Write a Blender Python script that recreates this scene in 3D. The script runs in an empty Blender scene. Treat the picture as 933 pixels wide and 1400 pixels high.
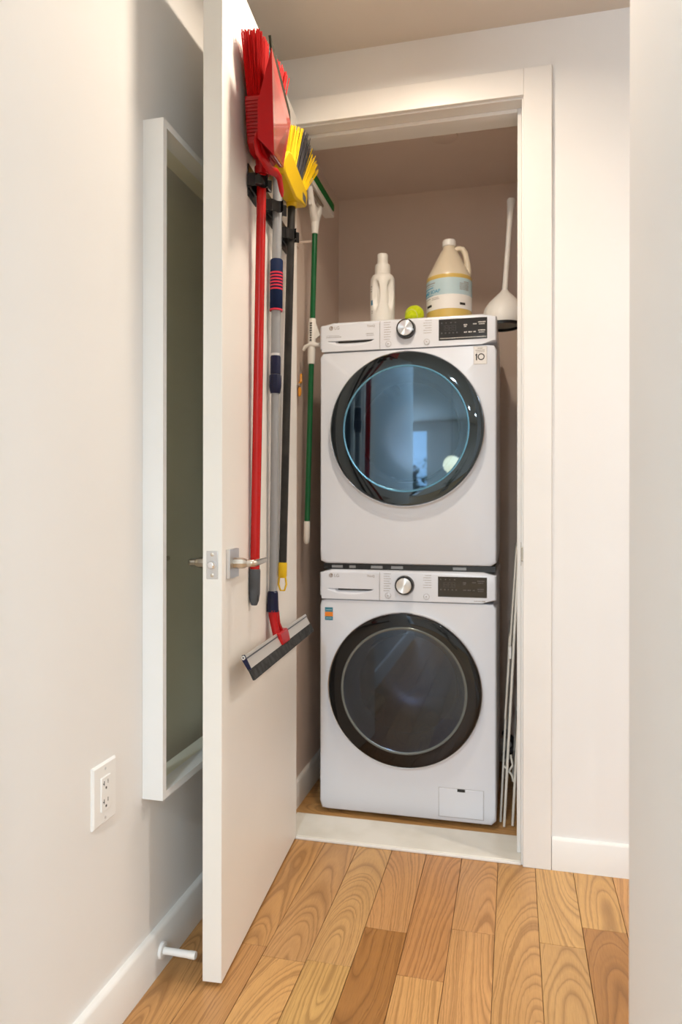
import bpy, bmesh, math, random
from mathutils import Vector, Matrix
random.seed(4)
S = bpy.context.scene
COL = S.collection
PI = math.pi

# ------------------------------------------------------------------ camera, world, lights, exposure
CAM = (0.6756, -2.1715, 1.0607)
cam = bpy.data.cameras.new('camera')
cam.sensor_width = 36.0
cam.lens = 36.0 * 971.46 / 1400.0
cam.shift_y = -7.6 / 1400.0
cam.clip_start = 0.02
cam.dof.use_dof = True
cam.dof.focus_distance = 1.78
cam.dof.aperture_fstop = 3.2
co = bpy.data.objects.new('camera', cam); COL.objects.link(co)
co.location = CAM
co.rotation_euler = (PI / 2, -0.001, 0.2389)
S.camera = co

S.view_settings.view_transform = 'Standard'
S.view_settings.look = 'None'
S.view_settings.gamma = 1.0
S.view_settings.use_curve_mapping = False
S.view_settings.exposure = 0.20

W = bpy.data.worlds.new('world'); S.world = W
W.use_nodes = True
wn = W.node_tree; wn.nodes.clear()
wo = wn.nodes.new('ShaderNodeOutputWorld'); wb = wn.nodes.new('ShaderNodeBackground')
wb.inputs[0].default_value = (0.62, 0.80, 1.0, 1); wb.inputs[1].default_value = 4.0
wn.links.new(wb.outputs[0], wo.inputs[0])

def area(name, loc, rot, sx, sy, power, color, shape='RECTANGLE', spread=PI):
    l = bpy.data.lights.new(name, 'AREA'); l.shape = shape
    l.size = sx; l.size_y = sy; l.energy = power; l.color = color; l.spread = spread
    o = bpy.data.objects.new(name, l); COL.objects.link(o)
    o.location = loc; o.rotation_euler = rot
    return o
COOL = (0.74, 0.87, 1.0)
WARM = (1.0, 0.86, 0.70)
LAMP = (0.40, -0.52)
# daylight at the windows of the room behind the camera
area('daylight_back_window', (-1.75, -9.42, 1.3), (PI / 2, 0, 0), 1.1, 2.1, 195, (0.68, 0.85, 1.0))
area('daylight_side_window', (3.12, -4.6, 1.3), (PI / 2, 0, PI / 2), 2.8, 2.1, 46, (0.62, 0.84, 1.0))
# recessed ceiling lamps; the hall pair is unseen added fill
area('lamp_by_closet', (LAMP[0], LAMP[1], 2.478), (0, 0, 0), 0.11, 0.11, 8.3, WARM, 'DISK', math.radians(160))
for hx_ in (2.0, 3.1): area('added_fill_in_hall', (hx_, -0.55, 2.478), (0, 0, 0), 0.11, 0.11, 12.5, (1.0, 0.93, 0.86), 'DISK', math.radians(150))  # added out of view to fill the door face and back wall
for i, (lx, ly) in enumerate([(0.4, -4.0), (0.5, -6.9), (1.4, -6.9)]):
    area('lamp_room', (lx, ly, 2.478), (0, 0, 0), 0.10, 0.10, 74, (0.79, 0.92, 1.0), 'DISK', math.radians(165))

# ------------------------------------------------------------------ materials
def mat(name, color, rough=0.5, metal=0.0, spec=0.5, **kw):
    m = bpy.data.materials.new(name); m.use_nodes = True
    b = m.node_tree.nodes['Principled BSDF']
    b.inputs['Base Color'].default_value = (*color, 1)
    b.inputs['Roughness'].default_value = rough
    b.inputs['Metallic'].default_value = metal
    b.inputs['Specular IOR Level'].default_value = spec
    for k, v in kw.items():
        b.inputs[k.replace('_', ' ')].default_value = v
    return m
def N(m, t, **kw):
    n = m.node_tree.nodes.new(t)
    for k, v in kw.items(): setattr(n, k, v)
    return n
def L(m, a, b): m.node_tree.links.new(a, b)
def bsdf(m): return m.node_tree.nodes['Principled BSDF']
def add_bump(m, scale=300, strength=0.05, dist=0.002, detail=3, vec=None):
    tc = N(m, 'ShaderNodeTexCoord'); nz = N(m, 'ShaderNodeTexNoise')
    nz.inputs['Scale'].default_value = scale; nz.inputs['Detail'].default_value = detail
    bp = N(m, 'ShaderNodeBump'); bp.inputs['Strength'].default_value = strength; bp.inputs['Distance'].default_value = dist
    L(m, tc.outputs['Object'], nz.inputs['Vector']); L(m, nz.outputs[0], bp.inputs['Height'])
    L(m, bp.outputs[0], bsdf(m).inputs['Normal'])
    return m
def mottle(m, c1, c2, scale=3, lo=0.35, hi=0.65, stretch=(1, 1, 1)):
    tc = N(m, 'ShaderNodeTexCoord'); mp = N(m, 'ShaderNodeMapping'); mp.inputs['Scale'].default_value = stretch
    nz = N(m, 'ShaderNodeTexNoise'); nz.inputs['Scale'].default_value = scale; nz.inputs['Detail'].default_value = 5
    cr = N(m, 'ShaderNodeValToRGB')
    cr.color_ramp.elements[0].position = lo; cr.color_ramp.elements[0].color = (*c1, 1)
    cr.color_ramp.elements[1].position = hi; cr.color_ramp.elements[1].color = (*c2, 1)
    L(m, tc.outputs['Object'], mp.inputs[0]); L(m, mp.outputs[0], nz.inputs['Vector']); L(m, nz.outputs[0], cr.inputs[0])
    L(m, cr.outputs[0], bsdf(m).inputs['Base Color'])
    return m

M = {}
M['wall'] = add_bump(mottle(mat('wall_paint', (0.8, 0.79, 0.77), 0.6), (0.79, 0.775, 0.755), (0.82, 0.805, 0.785), 1.5), 420, 0.06)
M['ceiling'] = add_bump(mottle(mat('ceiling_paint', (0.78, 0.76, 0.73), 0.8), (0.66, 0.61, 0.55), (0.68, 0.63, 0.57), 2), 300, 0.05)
M['closet'] = add_bump(mottle(mat('closet_paint_shade_brown', (0.76, 0.70, 0.66), 0.65), (0.79, 0.65, 0.56), (0.82, 0.68, 0.59), 2), 350, 0.06)  # brown of the dim warm bounce light is put into this wall colour
M['trim'] = mottle(mat('trim_paint', (0.82, 0.80, 0.77), 0.38), (0.80, 0.78, 0.75), (0.83, 0.81, 0.78), 4)
M['door'] = add_bump(mottle(mat('door_paint', (0.82, 0.80, 0.78), 0.42), (0.86, 0.835, 0.79), (0.885, 0.86, 0.815), 3), 200, 0.04)
M['thresh'] = mottle(mat('threshold_paint', (0.8, 0.77, 0.7), 0.4), (0.70, 0.66, 0.57), (0.80, 0.765, 0.69), 6, 0.3, 0.55)
M['white_gloss'] = mat('white_enamel', (0.78, 0.81, 0.88), 0.22)
M['white_plastic'] = mat('white_plastic', (0.84, 0.83, 0.81), 0.35)
M['milk_plastic'] = mat('milky_plastic', (0.86, 0.84, 0.80), 0.4, Subsurface_Weight=0.0)
M['frame_white'] = mottle(mat('frame_paint', (0.85, 0.85, 0.85), 0.4), (0.83, 0.83, 0.82), (0.86, 0.86, 0.86), 5)
M['grey_plastic'] = mat('grey_plastic', (0.08, 0.085, 0.095), 0.5, 0, 0.25)
M['black'] = mat('black_plastic', (0.012, 0.012, 0.013), 0.35)
M['black_gloss'] = mat('black_gloss', (0.01, 0.01, 0.011), 0.08)
M['slot'] = mat('dark_recess', (0.03, 0.028, 0.026), 0.7)
M['seam'] = mat('seam_grey', (0.42, 0.42, 0.43), 0.6)
M['nickel'] = mat('satin_nickel', (0.62, 0.57, 0.50), 0.3, 1.0)
M['steel'] = mat('brushed_steel', (0.66, 0.66, 0.67), 0.28, 1.0)
M['chrome'] = mat('chrome', (0.8, 0.8, 0.82), 0.08, 1.0)
M['brass'] = mat('dark_strike', (0.35, 0.31, 0.25), 0.35, 1.0)
M['red'] = mat('red_plastic', (0.40, 0.003, 0.005), 0.3, 0, 0.3)
M['pan_red'] = mat('glossy_red_pan', (0.62, 0.02, 0.02), 0.12, 0, 0.8, Coat_Weight=1.0, Coat_Roughness=0.08)
M['red_pole'] = mat('red_painted_metal', (0.45, 0.005, 0.004), 0.26, 0, 0.35)
M['red_bristle'] = mat('red_bristle', (0.46, 0.006, 0.006), 0.6, 0, 0.1)
M['black_bristle'] = mat('black_bristle', (0.02, 0.018, 0.022), 0.5)
M['yellow'] = mat('yellow_plastic', (0.74, 0.49, 0.008), 0.35, 0, 0.35)
M['yellow_bristle'] = mat('yellow_bristle', (0.80, 0.52, 0.008), 0.6, 0, 0.15)
M['navy'] = mat('navy_foam', (0.006, 0.015, 0.055), 0.7, 0, 0.15)
M['navy_gloss'] = mat('navy_plastic', (0.008, 0.010, 0.04), 0.3, 0, 0.25)
M['stripe'] = mat('red_band', (0.62, 0.015, 0.05), 0.45)
M['alu'] = mat('painted_grey_metal', (0.30, 0.31, 0.325), 0.35, 0.25)
M['blade_alu'] = mat('blade_aluminium', (0.62, 0.59, 0.55), 0.4, 0.6)
M['rubber'] = add_bump(mottle(mat('rubber', (0.06, 0.06, 0.06), 0.8, 0, 0.1), (0.035, 0.035, 0.035), (0.06, 0.06, 0.06), 60), 200, 0.2)
M['black_pole'] = mottle(mat('black_pole', (0.03, 0.028, 0.026), 0.35, 0, 0.25), (0.016, 0.015, 0.014), (0.03, 0.028, 0.026), 20)
M['green_pole'] = mat('green_pole', (0.0, 0.115, 0.03), 0.28)
M['green'] = add_bump(mat('green_sponge', (0.0, 0.17, 0.025), 0.85), 500, 0.4)
M['lip_grey'] = mat('grey_rubber_lip', (0.035, 0.032, 0.022), 0.7, 0, 0.1)
M['orange'] = mat('orange_plastic', (0.80, 0.33, 0.02), 0.4)
M['teal'] = mat('sticker_teal', (0.03, 0.22, 0.31), 0.5)
M['sticker_orange'] = mat('sticker_orange', (0.88, 0.26, 0.02), 0.5)
M['ink'] = mat('grey_ink', (0.33, 0.30, 0.28), 0.6)
M['ink_dark'] = mat('dark_ink', (0.07, 0.065, 0.06), 0.6)
M['ink_black'] = mat('black_ink', (0.015, 0.015, 0.015), 0.6)
M['ink_white'] = mat('white_ink', (0.75, 0.73, 0.70), 0.6)
M['ink_dim'] = mat('dim_ink', (0.11, 0.10, 0.10), 0.6)
M['ink_logo'] = mat('logo_taupe', (0.30, 0.24, 0.20), 0.5)
M['ink_blue'] = mat('blue_ink', (0.02, 0.29, 0.50), 0.5)
M['label_blue'] = mat('label_pale_blue', (0.47, 0.62, 0.68), 0.45)
M['label_white'] = mat('label_white', (0.84, 0.82, 0.80), 0.45)
M['soap'] = mat('amber_soap', (0.66, 0.47, 0.13), 0.3)
M['jug'] = mottle(mat('translucent_jug', (0.72, 0.63, 0.48), 0.35), (0.70, 0.61, 0.47), (0.76, 0.68, 0.54), 5)
M['tennis'] = add_bump(mottle(mat('tennis_felt', (0.55, 0.68, 0.0), 0.9), (0.50, 0.60, 0.0), (0.62, 0.72, 0.01), 120), 500, 0.4)
M['seamline'] = mat('tennis_seam', (0.62, 0.62, 0.22), 0.8)
M['mirror'] = mat('mirror_glass', (0.97, 0.95, 0.80), 0.01, 1.0)
M['screen'] = mat('display_glass', (0.022, 0.020, 0.020), 0.05)
M['door_band'] = mat('door_tinted_band', (0.006, 0.0055, 0.0055), 0.03, 0, 0.4)
M['door_band_u'] = mat('dryer_tinted_band', (0.008, 0.009, 0.010), 0.03, 0, 0.8, IOR=1.55, Specular_Tint=(0.75, 0.9, 1.0, 1))
M['bowl_edge_u'] = mat('bowl_edge_blue', (0.10, 0.24, 0.33), 0.22, 0.6)
M['bowl_edge_l'] = mat('bowl_edge_grey', (0.15, 0.17, 0.17), 0.2, 0.5)
M['drum'] = mat('drum_steel', (0.42, 0.43, 0.45), 0.32, 1.0)
M['gasket'] = mat('door_gasket', (0.16, 0.165, 0.17), 0.5)
M['leaf'] = mottle(mat('leaf', (0.02, 0.06, 0.015), 0.4), (0.012, 0.045, 0.012), (0.03, 0.085, 0.02), 9)
M['pot'] = mat('pot_clay', (0.5, 0.45, 0.4), 0.7)
M['bark'] = mat('bark', (0.06, 0.045, 0.03), 0.9)
M['wire'] = mat('white_coated_wire', (0.78, 0.75, 0.68), 0.35)
M['hose'] = mat('dark_hose', (0.03, 0.03, 0.032), 0.6)

# lamp globe, real emitter
M['globe'] = mat('lit_globe', (1, 0.85, 0.6), 0.5)
bsdf(M['globe']).inputs['Emission Color'].default_value = (1, 0.72, 0.42, 1)
bsdf(M['globe']).inputs['Emission Strength'].default_value = 6
M['lens'] = mat('lit_lens', (1, 0.95, 0.85), 0.5)
bsdf(M['lens']).inputs['Emission Color'].default_value = (1, 0.84, 0.62, 1)
bsdf(M['lens']).inputs['Emission Strength'].default_value = 12

# spun-metal dial face: anisotropic around the axis
m = mat('spun_metal', (0.74, 0.73, 0.72), 0.3, 1.0, Anisotropic=0.9, Anisotropic_Rotation=0.25)
tg = N(m, 'ShaderNodeTangent', direction_type='RADIAL', axis='Y'); L(m, tg.outputs[0], bsdf(m).inputs['Tangent'])
M['spun'] = m

# tinted appliance glass: darkened see-through with a fresnel reflection
def tinted(name, tint, refl_mul=1.0, refl=(1, 1, 1)):
    m = bpy.data.materials.new(name); m.use_nodes = True
    nt = m.node_tree; nt.nodes.clear()
    o = N(m, 'ShaderNodeOutputMaterial'); mx = N(m, 'ShaderNodeMixShader')
    tr = N(m, 'ShaderNodeBsdfTransparent'); tr.inputs[0].default_value = (*tint, 1)
    gl = N(m, 'ShaderNodeBsdfGlossy'); gl.inputs['Roughness'].default_value = 0.01; gl.inputs[0].default_value = (*refl, 1)
    fr = N(m, 'ShaderNodeFresnel'); fr.inputs[0].default_value = 1.75
    ml = N(m, 'ShaderNodeMath', operation='MULTIPLY'); ml.inputs[1].default_value = refl_mul; ml.use_clamp = True
    L(m, fr.outputs[0], ml.inputs[0]); L(m, ml.outputs[0], mx.inputs[0])
    L(m, tr.outputs[0], mx.inputs[1]); L(m, gl.outputs[0], mx.inputs[2]); L(m, mx.outputs[0], o.inputs[0])
    return m
M['glass_u'] = tinted('dryer_door_glass', (0.42, 0.48, 0.56), 2.3, (0.46, 0.73, 1.0))
M['glass_l'] = tinted('washer_door_glass', (0.17, 0.19, 0.25), 1.05, (0.70, 0.82, 1.0))
M['pane'] = tinted('window_pane', (0.95, 0.97, 0.98), 1.0)

# oak: plain-sawn rings as a slice through wavy cones, plus pores; tint per plank from object colour
def wood(name, along='Y'):
    m = mat(name, (0.5, 0.3, 0.12), 0.36, 0, 0.45)
    tc = N(m, 'ShaderNodeTexCoord'); oi = N(m, 'ShaderNodeObjectInfo')
    off = N(m, 'ShaderNodeVectorMath', operation='SCALE'); L(m, oi.outputs['Random'], off.inputs['Scale'])
    off.inputs[0].default_value = (0.0, 37.0, 0.0)
    sw = N(m, 'ShaderNodeMapping')
    if along == 'X': sw.inputs['Rotation'].default_value = (0, 0, PI / 2)
    L(m, tc.outputs['Object'], sw.inputs[0])
    ad = N(m, 'ShaderNodeVectorMath', operation='ADD'); L(m, sw.outputs[0], ad.inputs[0]); L(m, off.outputs[0], ad.inputs[1])
    sp = N(m, 'ShaderNodeSeparateXYZ'); L(m, ad.outputs[0], sp.inputs[0])
    def mapped(scale):
        mp = N(m, 'ShaderNodeMapping'); mp.inputs['Scale'].default_value = scale; L(m, ad.outputs[0], mp.inputs[0]); return mp.outputs[0]
    def noise(vec, sc, det=2, rough=0.5):
        n = N(m, 'ShaderNodeTexNoise'); n.inputs['Scale'].default_value = sc; n.inputs['Detail'].default_value = det
        n.inputs['Roughness'].default_value = rough; L(m, vec, n.inputs['Vector']); return n.outputs[0]
    def math_(op, a, b=None):
        n = N(m, 'ShaderNodeMath', operation=op)
        for i, v in enumerate((a, b)):
            if v is None: continue
            if isinstance(v, (int, float)): n.inputs[i].default_value = v
            else: L(m, v, n.inputs[i])
        return n.outputs[0]
    rnd1 = math_('FRACT', math_('MULTIPLY', oi.outputs['Random'], 17.31))
    rnd2 = math_('FRACT', math_('MULTIPLY', oi.outputs['Random'], 71.77))
    rnd3 = math_('FRACT', math_('MULTIPLY', oi.outputs['Random'], 233.9))
    loc = N(m, 'ShaderNodeSeparateXYZ'); L(m, sw.outputs[0], loc.inputs[0])
    slope = math_('MULTIPLY', math_('SUBTRACT', math_('GREATER_THAN', rnd1, 0.5), 0.5), math_('ADD', math_('MULTIPLY', rnd2, 0.26), 0.10))
    low = noise(mapped((0.05, 1.0, 1)), 2.2, 1)
    depth = math_('MAXIMUM', math_('ADD', math_('ADD', math_('MULTIPLY', loc.outputs[1], slope), 0.055), math_('MULTIPLY', math_('SUBTRACT', low, 0.5), 0.06)), 0.006)
    wob = noise(mapped((1, 0.13, 1)), 30, 4, 0.6)
    cx = math_('ADD', math_('MULTIPLY', math_('SUBTRACT', rnd3, 0.5), 0.15), math_('MULTIPLY', math_('SUBTRACT', noise(mapped((0.01, 0.5, 1)), 2.0, 1), 0.5), 0.05))
    xx = math_('ADD', math_('SUBTRACT', loc.outputs[0], cx), math_('MULTIPLY', math_('SUBTRACT', wob, 0.5), 0.020))
    r = math_('SQRT', math_('ADD', math_('MULTIPLY', xx, xx), math_('MULTIPLY', depth, depth)))
    rn = N(m, 'ShaderNodeTexNoise', noise_dimensions='1D'); L(m, math_('ADD', math_('MULTIPLY', r, 60.0), math_('MULTIPLY', oi.outputs['Random'], 50.0)), rn.inputs['W']); rn.inputs['Scale'].default_value = 1.0
    ring = math_('FRACT', math_('ADD', math_('MULTIPLY', r, 115.0), math_('MULTIPLY', rn.outputs[0], 2.6)))
    cr = N(m, 'ShaderNodeValToRGB'); e = cr.color_ramp.elements
    e[0].position = 0.0; e[0].color = (0.45, 0.45, 0.45, 1); e[1].position = 1.0; e[1].color = (0.97, 0.97, 0.97, 1)
    for p, v in ((0.10, 0.60), (0.30, 0.88), (0.70, 1.0), (0.92, 0.80)):
        q = e.new(p); q.color = (v, v, v, 1)
    e[-1].color = (0.55, 0.55, 0.55, 1)
    L(m, ring, cr.inputs[0])
    pore = noise(mapped((1, 0.035, 1)), 620, 2, 0.6)
    pr = N(m, 'ShaderNodeMapRange'); pr.inputs[1].default_value = 0.30; pr.inputs[2].default_value = 0.55
    pr.inputs[3].default_value = 0.78; pr.inputs[4].default_value = 1.0; L(m, pore, pr.inputs[0])
    blot = noise(mapped((1, 0.3, 1)), 9, 3)
    br = N(m, 'ShaderNodeMapRange'); br.inputs[1].default_value = 0.3; br.inputs[2].default_value = 0.7
    br.inputs[3].default_value = 0.86; br.inputs[4].default_value = 1.1; L(m, blot, br.inputs[0])
    f = math_('MULTIPLY', math_('MULTIPLY', cr.outputs[0], pr.outputs[0]), br.outputs[0])
    mx = N(m, 'ShaderNodeMix', data_type='RGBA'); mx.inputs['A'].default_value = (0.185, 0.078, 0.022, 1)
    mx.inputs['B'].default_value = (0.60, 0.345, 0.135, 1)
    L(m, f, mx.inputs['Factor'])
    mu = N(m, 'ShaderNodeMix', data_type='RGBA', blend_type='MULTIPLY'); mu.inputs['Factor'].default_value = 1
    L(m, mx.outputs['Result'], mu.inputs['A']); L(m, oi.outputs['Color'], mu.inputs['B'])
    L(m, mu.outputs['Result'], bsdf(m).inputs['Base Color'])
    bp = N(m, 'ShaderNodeBump'); bp.inputs['Strength'].default_value = 0.12; bp.inputs['Distance'].default_value = 0.001
    L(m, f, bp.inputs['Height']); L(m, bp.outputs[0], bsdf(m).inputs['Normal'])
    return m
M['oak'] = wood('oak_plank'); M['oak_x'] = wood('oak_plank_cross', 'X')

# ------------------------------------------------------------------ mesh helpers (all in world coordinates)
def basis(d):
    d = Vector(d).normalized()
    a = Vector((0, 0, 1)) if abs(d.z) < 0.9 else Vector((1, 0, 0))
    u = d.cross(a).normalized(); v = d.cross(u).normalized()
    return u, v
class MB:
    def __init__(s): s.v = []; s.f = []
    def add(s, vs, fs):
        b = len(s.v); s.v += [tuple(q) for q in vs]; s.f += [tuple(i + b for i in f) for f in fs]; return s
    def box(s, lo, hi):
        x0, y0, z0 = lo; x1, y1, z1 = hi
        return s.add([(x0, y0, z0), (x1, y0, z0), (x1, y1, z0), (x0, y1, z0), (x0, y0, z1), (x1, y0, z1), (x1, y1, z1), (x0, y1, z1)],
                     [(0, 3, 2, 1), (4, 5, 6, 7), (0, 1, 5, 4), (1, 2, 6, 5), (2, 3, 7, 6), (3, 0, 4, 7)])
    def hexa(s, p):      # 8 points: bottom ring 0-3, top ring 4-7
        return s.add(p, [(0, 3, 2, 1), (4, 5, 6, 7), (0, 1, 5, 4), (1, 2, 6, 5), (2, 3, 7, 6), (3, 0, 4, 7)])
    def tube(s, pts, r, n=12, cap=True, flat=1.0, up=None):
        pts = [Vector(p) for p in pts]; k = len(pts)
        rs = r if isinstance(r, (list, tuple)) else [r] * k
        vs = []; u = None
        for i, p in enumerate(pts):
            d = (pts[min(i + 1, k - 1)] - pts[max(i - 1, 0)]).normalized()
            if u is None:
                u = Vector(up).normalized() if up else basis(d)[0]
            u = (u - d * u.dot(d)).normalized(); w = d.cross(u)
            for j in range(n):
                a = 2 * PI * j / n
                vs.append(p + (u * math.cos(a) + w * math.sin(a) * flat) * rs[i])
        fs = [(i * n + j, i * n + (j + 1) % n, (i + 1) * n + (j + 1) % n, (i + 1) * n + j) for i in range(k - 1) for j in range(n)]
        if cap: fs += [tuple(reversed(range(n))), tuple((k - 1) * n + j for j in range(n))]
        return s.add(vs, fs)
    def lathe(s, prof, o, axis=(0, 0, 1), n=32, cap=True, sx=1.0, sy=1.0, u=None):
        o = Vector(o); ax = Vector(axis).normalized()
        if u is None:
            u, w = basis(ax)
            if abs(ax.z) > 0.99: u, w = Vector((1, 0, 0)), Vector((0, 1, 0))
        else:
            u = Vector(u).normalized(); w = ax.cross(u)
        vs = []
        for (r, h) in prof:
            for j in range(n):
                a = 2 * PI * j / n
                vs.append(o + ax * h + (u * math.cos(a) * sx + w * math.sin(a) * sy) * r)
        k = len(prof)
        fs = [(i * n + j, i * n + (j + 1) % n, (i + 1) * n + (j + 1) % n, (i + 1) * n + j) for i in range(k - 1) for j in range(n)]
        if cap:
            if prof[0][0] > 1e-6: fs.append(tuple(reversed(range(n))))
            if prof[-1][0] > 1e-6: fs.append(tuple((k - 1) * n + j for j in range(n)))
        return s.add(vs, fs)
    def prism(s, poly, d):   # polygon (3D points) extruded by vector d
        d = Vector(d); p = [Vector(q) for q in poly]; n = len(p)
        return s.add(p + [q + d for q in p], [tuple(reversed(range(n))), tuple(range(n, 2 * n))] + [(i, (i + 1) % n, n + (i + 1) % n, n + i) for i in range(n)])
def tag(o, label=None, cat=None, group=None, kind=None):
    if label: o['label'] = label
    if cat: o['category'] = cat
    if group: o['group'] = group
    if kind: o['kind'] = kind
    return o
ROOTLOC = {}
def wloc(o):
    l = Vector((0, 0, 0))
    while o: l = l + o.location; o = o.parent
    return l
def obj(name, mb, m, parent=None, origin=None, bevel=0, seg=2, smooth=40, merge=True):
    base = wloc(parent) if parent else Vector((0, 0, 0))
    org = Vector(origin) if origin is not None else base
    me = bpy.data.meshes.new(name)
    me.from_pydata([tuple(Vector(v) - org) for v in mb.v], [], mb.f)
    bm = bmesh.new(); bm.from_mesh(me)
    if merge: bmesh.ops.remove_doubles(bm, verts=bm.verts, dist=1e-6)
    bmesh.ops.recalc_face_normals(bm, faces=bm.faces)
    bm.to_mesh(me); bm.free()
    me.materials.append(m)
    if smooth:
        for p in me.polygons: p.use_smooth = True
        me.set_sharp_from_angle(angle=math.radians(smooth))
    o = bpy.data.objects.new(name, me); COL.objects.link(o)
    if parent: o.parent = parent
    o.location = org - base
    if bevel:
        b = o.modifiers.new('bevel', 'BEVEL'); b.width = bevel; b.segments = seg; b.limit_method = 'ANGLE'; b.angle_limit = math.radians(50)
        b.harden_normals = False
    return o
def thing(name, loc, label, cat, group=None):
    o = bpy.data.objects.new(name, None); COL.objects.link(o); o.location = loc; o.empty_display_size = 0.05
    return tag(o, label, cat, group)
def struct(name, mb, m, **kw):
    return tag(obj(name, mb, m, **kw), kind='structure')
def box(lo, hi): return MB().box(lo, hi)
def text_mb(txt, place, size, extrude=0.0004, shear=0.0, align='LEFT'):
    """lettering as geometry: place(u, v, w) maps text plane coordinates to the world"""
    c = bpy.data.curves.new('lettering', 'FONT'); c.body = txt; c.size = size; c.extrude = extrude
    c.shear = shear; c.align_x = align; c.resolution_u = 3
    t = bpy.data.objects.new('lettering', c); COL.objects.link(t)
    dg = bpy.context.evaluated_depsgraph_get(); ev = t.evaluated_get(dg); me = ev.to_mesh()
    mb = MB().add([place(v.co.x, v.co.y, v.co.z) for v in me.vertices], [tuple(p.vertices) for p in me.polygons])
    ev.to_mesh_clear(); bpy.data.objects.remove(t); bpy.data.curves.remove(c)
    return mb

# ------------------------------------------------------------------ the setting
ZC = 2.491                                # ceiling height
XL, XR = -0.119, 0.85                     # corridor walls
YE = -0.99                                # where the right corridor wall ends
OX0, OX1, OZ = -0.047, 0.697, 2.268       # closet opening
CY1, CX0, CX1, CZ = 0.871, -0.077, 0.765, 2.408

fl = struct('floor', MB().box((-3.2, -9.7, -0.1), (3.7, 1.0, -0.006)), mat('subfloor', (0.33, 0.20, 0.09), 0.5))
TINT = {'light': (1.08, 1.06, 1.0), 'mid': (0.98, 0.95, 0.90), 'warm': (0.92, 0.86, 0.78), 'dark': (0.70, 0.55, 0.42)}
PW = 0.1065
def plank(x0, x1, y0, y1, tint, parent=fl, m=None, z=0.0):
    g = 0.0006
    c = ((x0 + x1) / 2, (y0 + y1) / 2, z)
    o = obj('plank', MB().box((x0 + g, y0 + g, z - 0.006), (x1 - g, y1 - g, z)), m or M['oak'], parent, origin=c, bevel=0.0006, seg=1)
    o.color = (*tint, 1)
    return o
JOINTS = {   # seam column -> [(joint y, tint of the plank on the far side)], nearest tint last
    -3: ([-0.95], ['warm', 'mid']), -2: ([-0.55, -1.35], ['mid', 'warm', 'light']), -1: ([-0.585, -1.5], ['mid', 'light', 'mid']),
    0: ([-0.575, -1.45], ['light', 'light', 'mid']), 1: ([-0.415, -1.05], ['mid', 'dark', 'light']),
    2: ([-0.577, -1.4], ['warm', 'light', 'mid']), 3: ([-0.372, -1.3], ['mid', 'light', 'warm']),
    4: ([-0.86, -1.6], ['mid', 'light', 'mid']), 5: ([-0.377, -1.2], ['light', 'mid', 'light']), 6: ([-0.287, -1.1], ['light', 'dark', 'mid'])}
rnd = random.Random(11)
for k in range(-4, 33):
    x0 = 0.2045 + PW * (k - 0); x1 = x0 + PW
    js, tn = JOINTS.get(k, ([-0.3 - 0.5 * rnd.random(), -1.4], [rnd.choice(['light', 'mid', 'warm']) for _ in range(3)]))
    if k in (0, -1): pass
    ys = [0.0] + js + ([-2.2] if js[-1] > -2.0 else []) + [-3.2]
    a, b = max(x0, -0.105), min(x1, 3.6)
    if b - a < 0.008: continue
    for i in range(len(ys) - 1):
        t = tn[i] if i < len(tn) else rnd.choice(['light', 'mid', 'warm'])
        tt = [c * (1 + rnd.uniform(-0.05, 0.05)) for c in TINT[t]]
        if ys[i] < YE - 0.6 and a > XR: continue
        plank(a, b, ys[i + 1], ys[i], tt)
# closet floor boards run the other way
for i, (y0, y1) in enumerate([(0.168, 0.268), (0.268, 0.375), (0.375, 0.48), (0.48, 0.587), (0.587, 0.694), (0.694, 0.871)]):
    plank(CX0, CX1, y0, y1, TINT['warm'] if i % 2 else TINT['mid'], m=M['oak_x'])

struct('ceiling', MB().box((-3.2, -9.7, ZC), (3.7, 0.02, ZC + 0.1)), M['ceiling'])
struct('wall_left', MB().box((XL - 0.12, -3.2, 0), (XL, 0.0, ZC)), M['wall'], bevel=0.002)
wb_ = MB()
wb_.box((XL - 0.12, 0, 0), (OX0 - 0.018, 0.15, ZC)); wb_.box((OX1 + 0.018, 0, 0), (3.7, 0.15, ZC)); wb_.box((OX0 - 0.018, 0, OZ + 0.018), (OX1 + 0.018, 0.15, ZC))
struct('wall_back', wb_, M['wall'], merge=False)
struct('wall_right', MB().box((XR, -1.75, 0), (XR + 0.5, YE, ZC)), M['wall'], bevel=0.003)
struct('wall_side_hall', MB().box((3.6, -1.65, 0), (3.7, 0.0, ZC)), M['wall'])
struct('wall_hall_front', MB().box((XR + 0.5, -1.75, 0), (3.7, -1.65, ZC)), M['wall'])
# closet shell
struct('wall_closet_left', MB().box((CX0 - 0.05, 0.15, 0), (CX0, CY1 + 0.05, CZ)), M['closet'])
struct('wall_closet_right', MB().box((CX1, 0.15, 0), (CX1 + 0.05, CY1 + 0.05, CZ)), M['closet'])
struct('wall_closet_back', MB().box((CX0, CY1, 0), (CX1, CY1 + 0.05, CZ)), M['closet'])
struct('ceiling_closet', MB().box((CX0, 0.15, CZ), (CX1, CY1, CZ + 0.05)), M['closet'])
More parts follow.
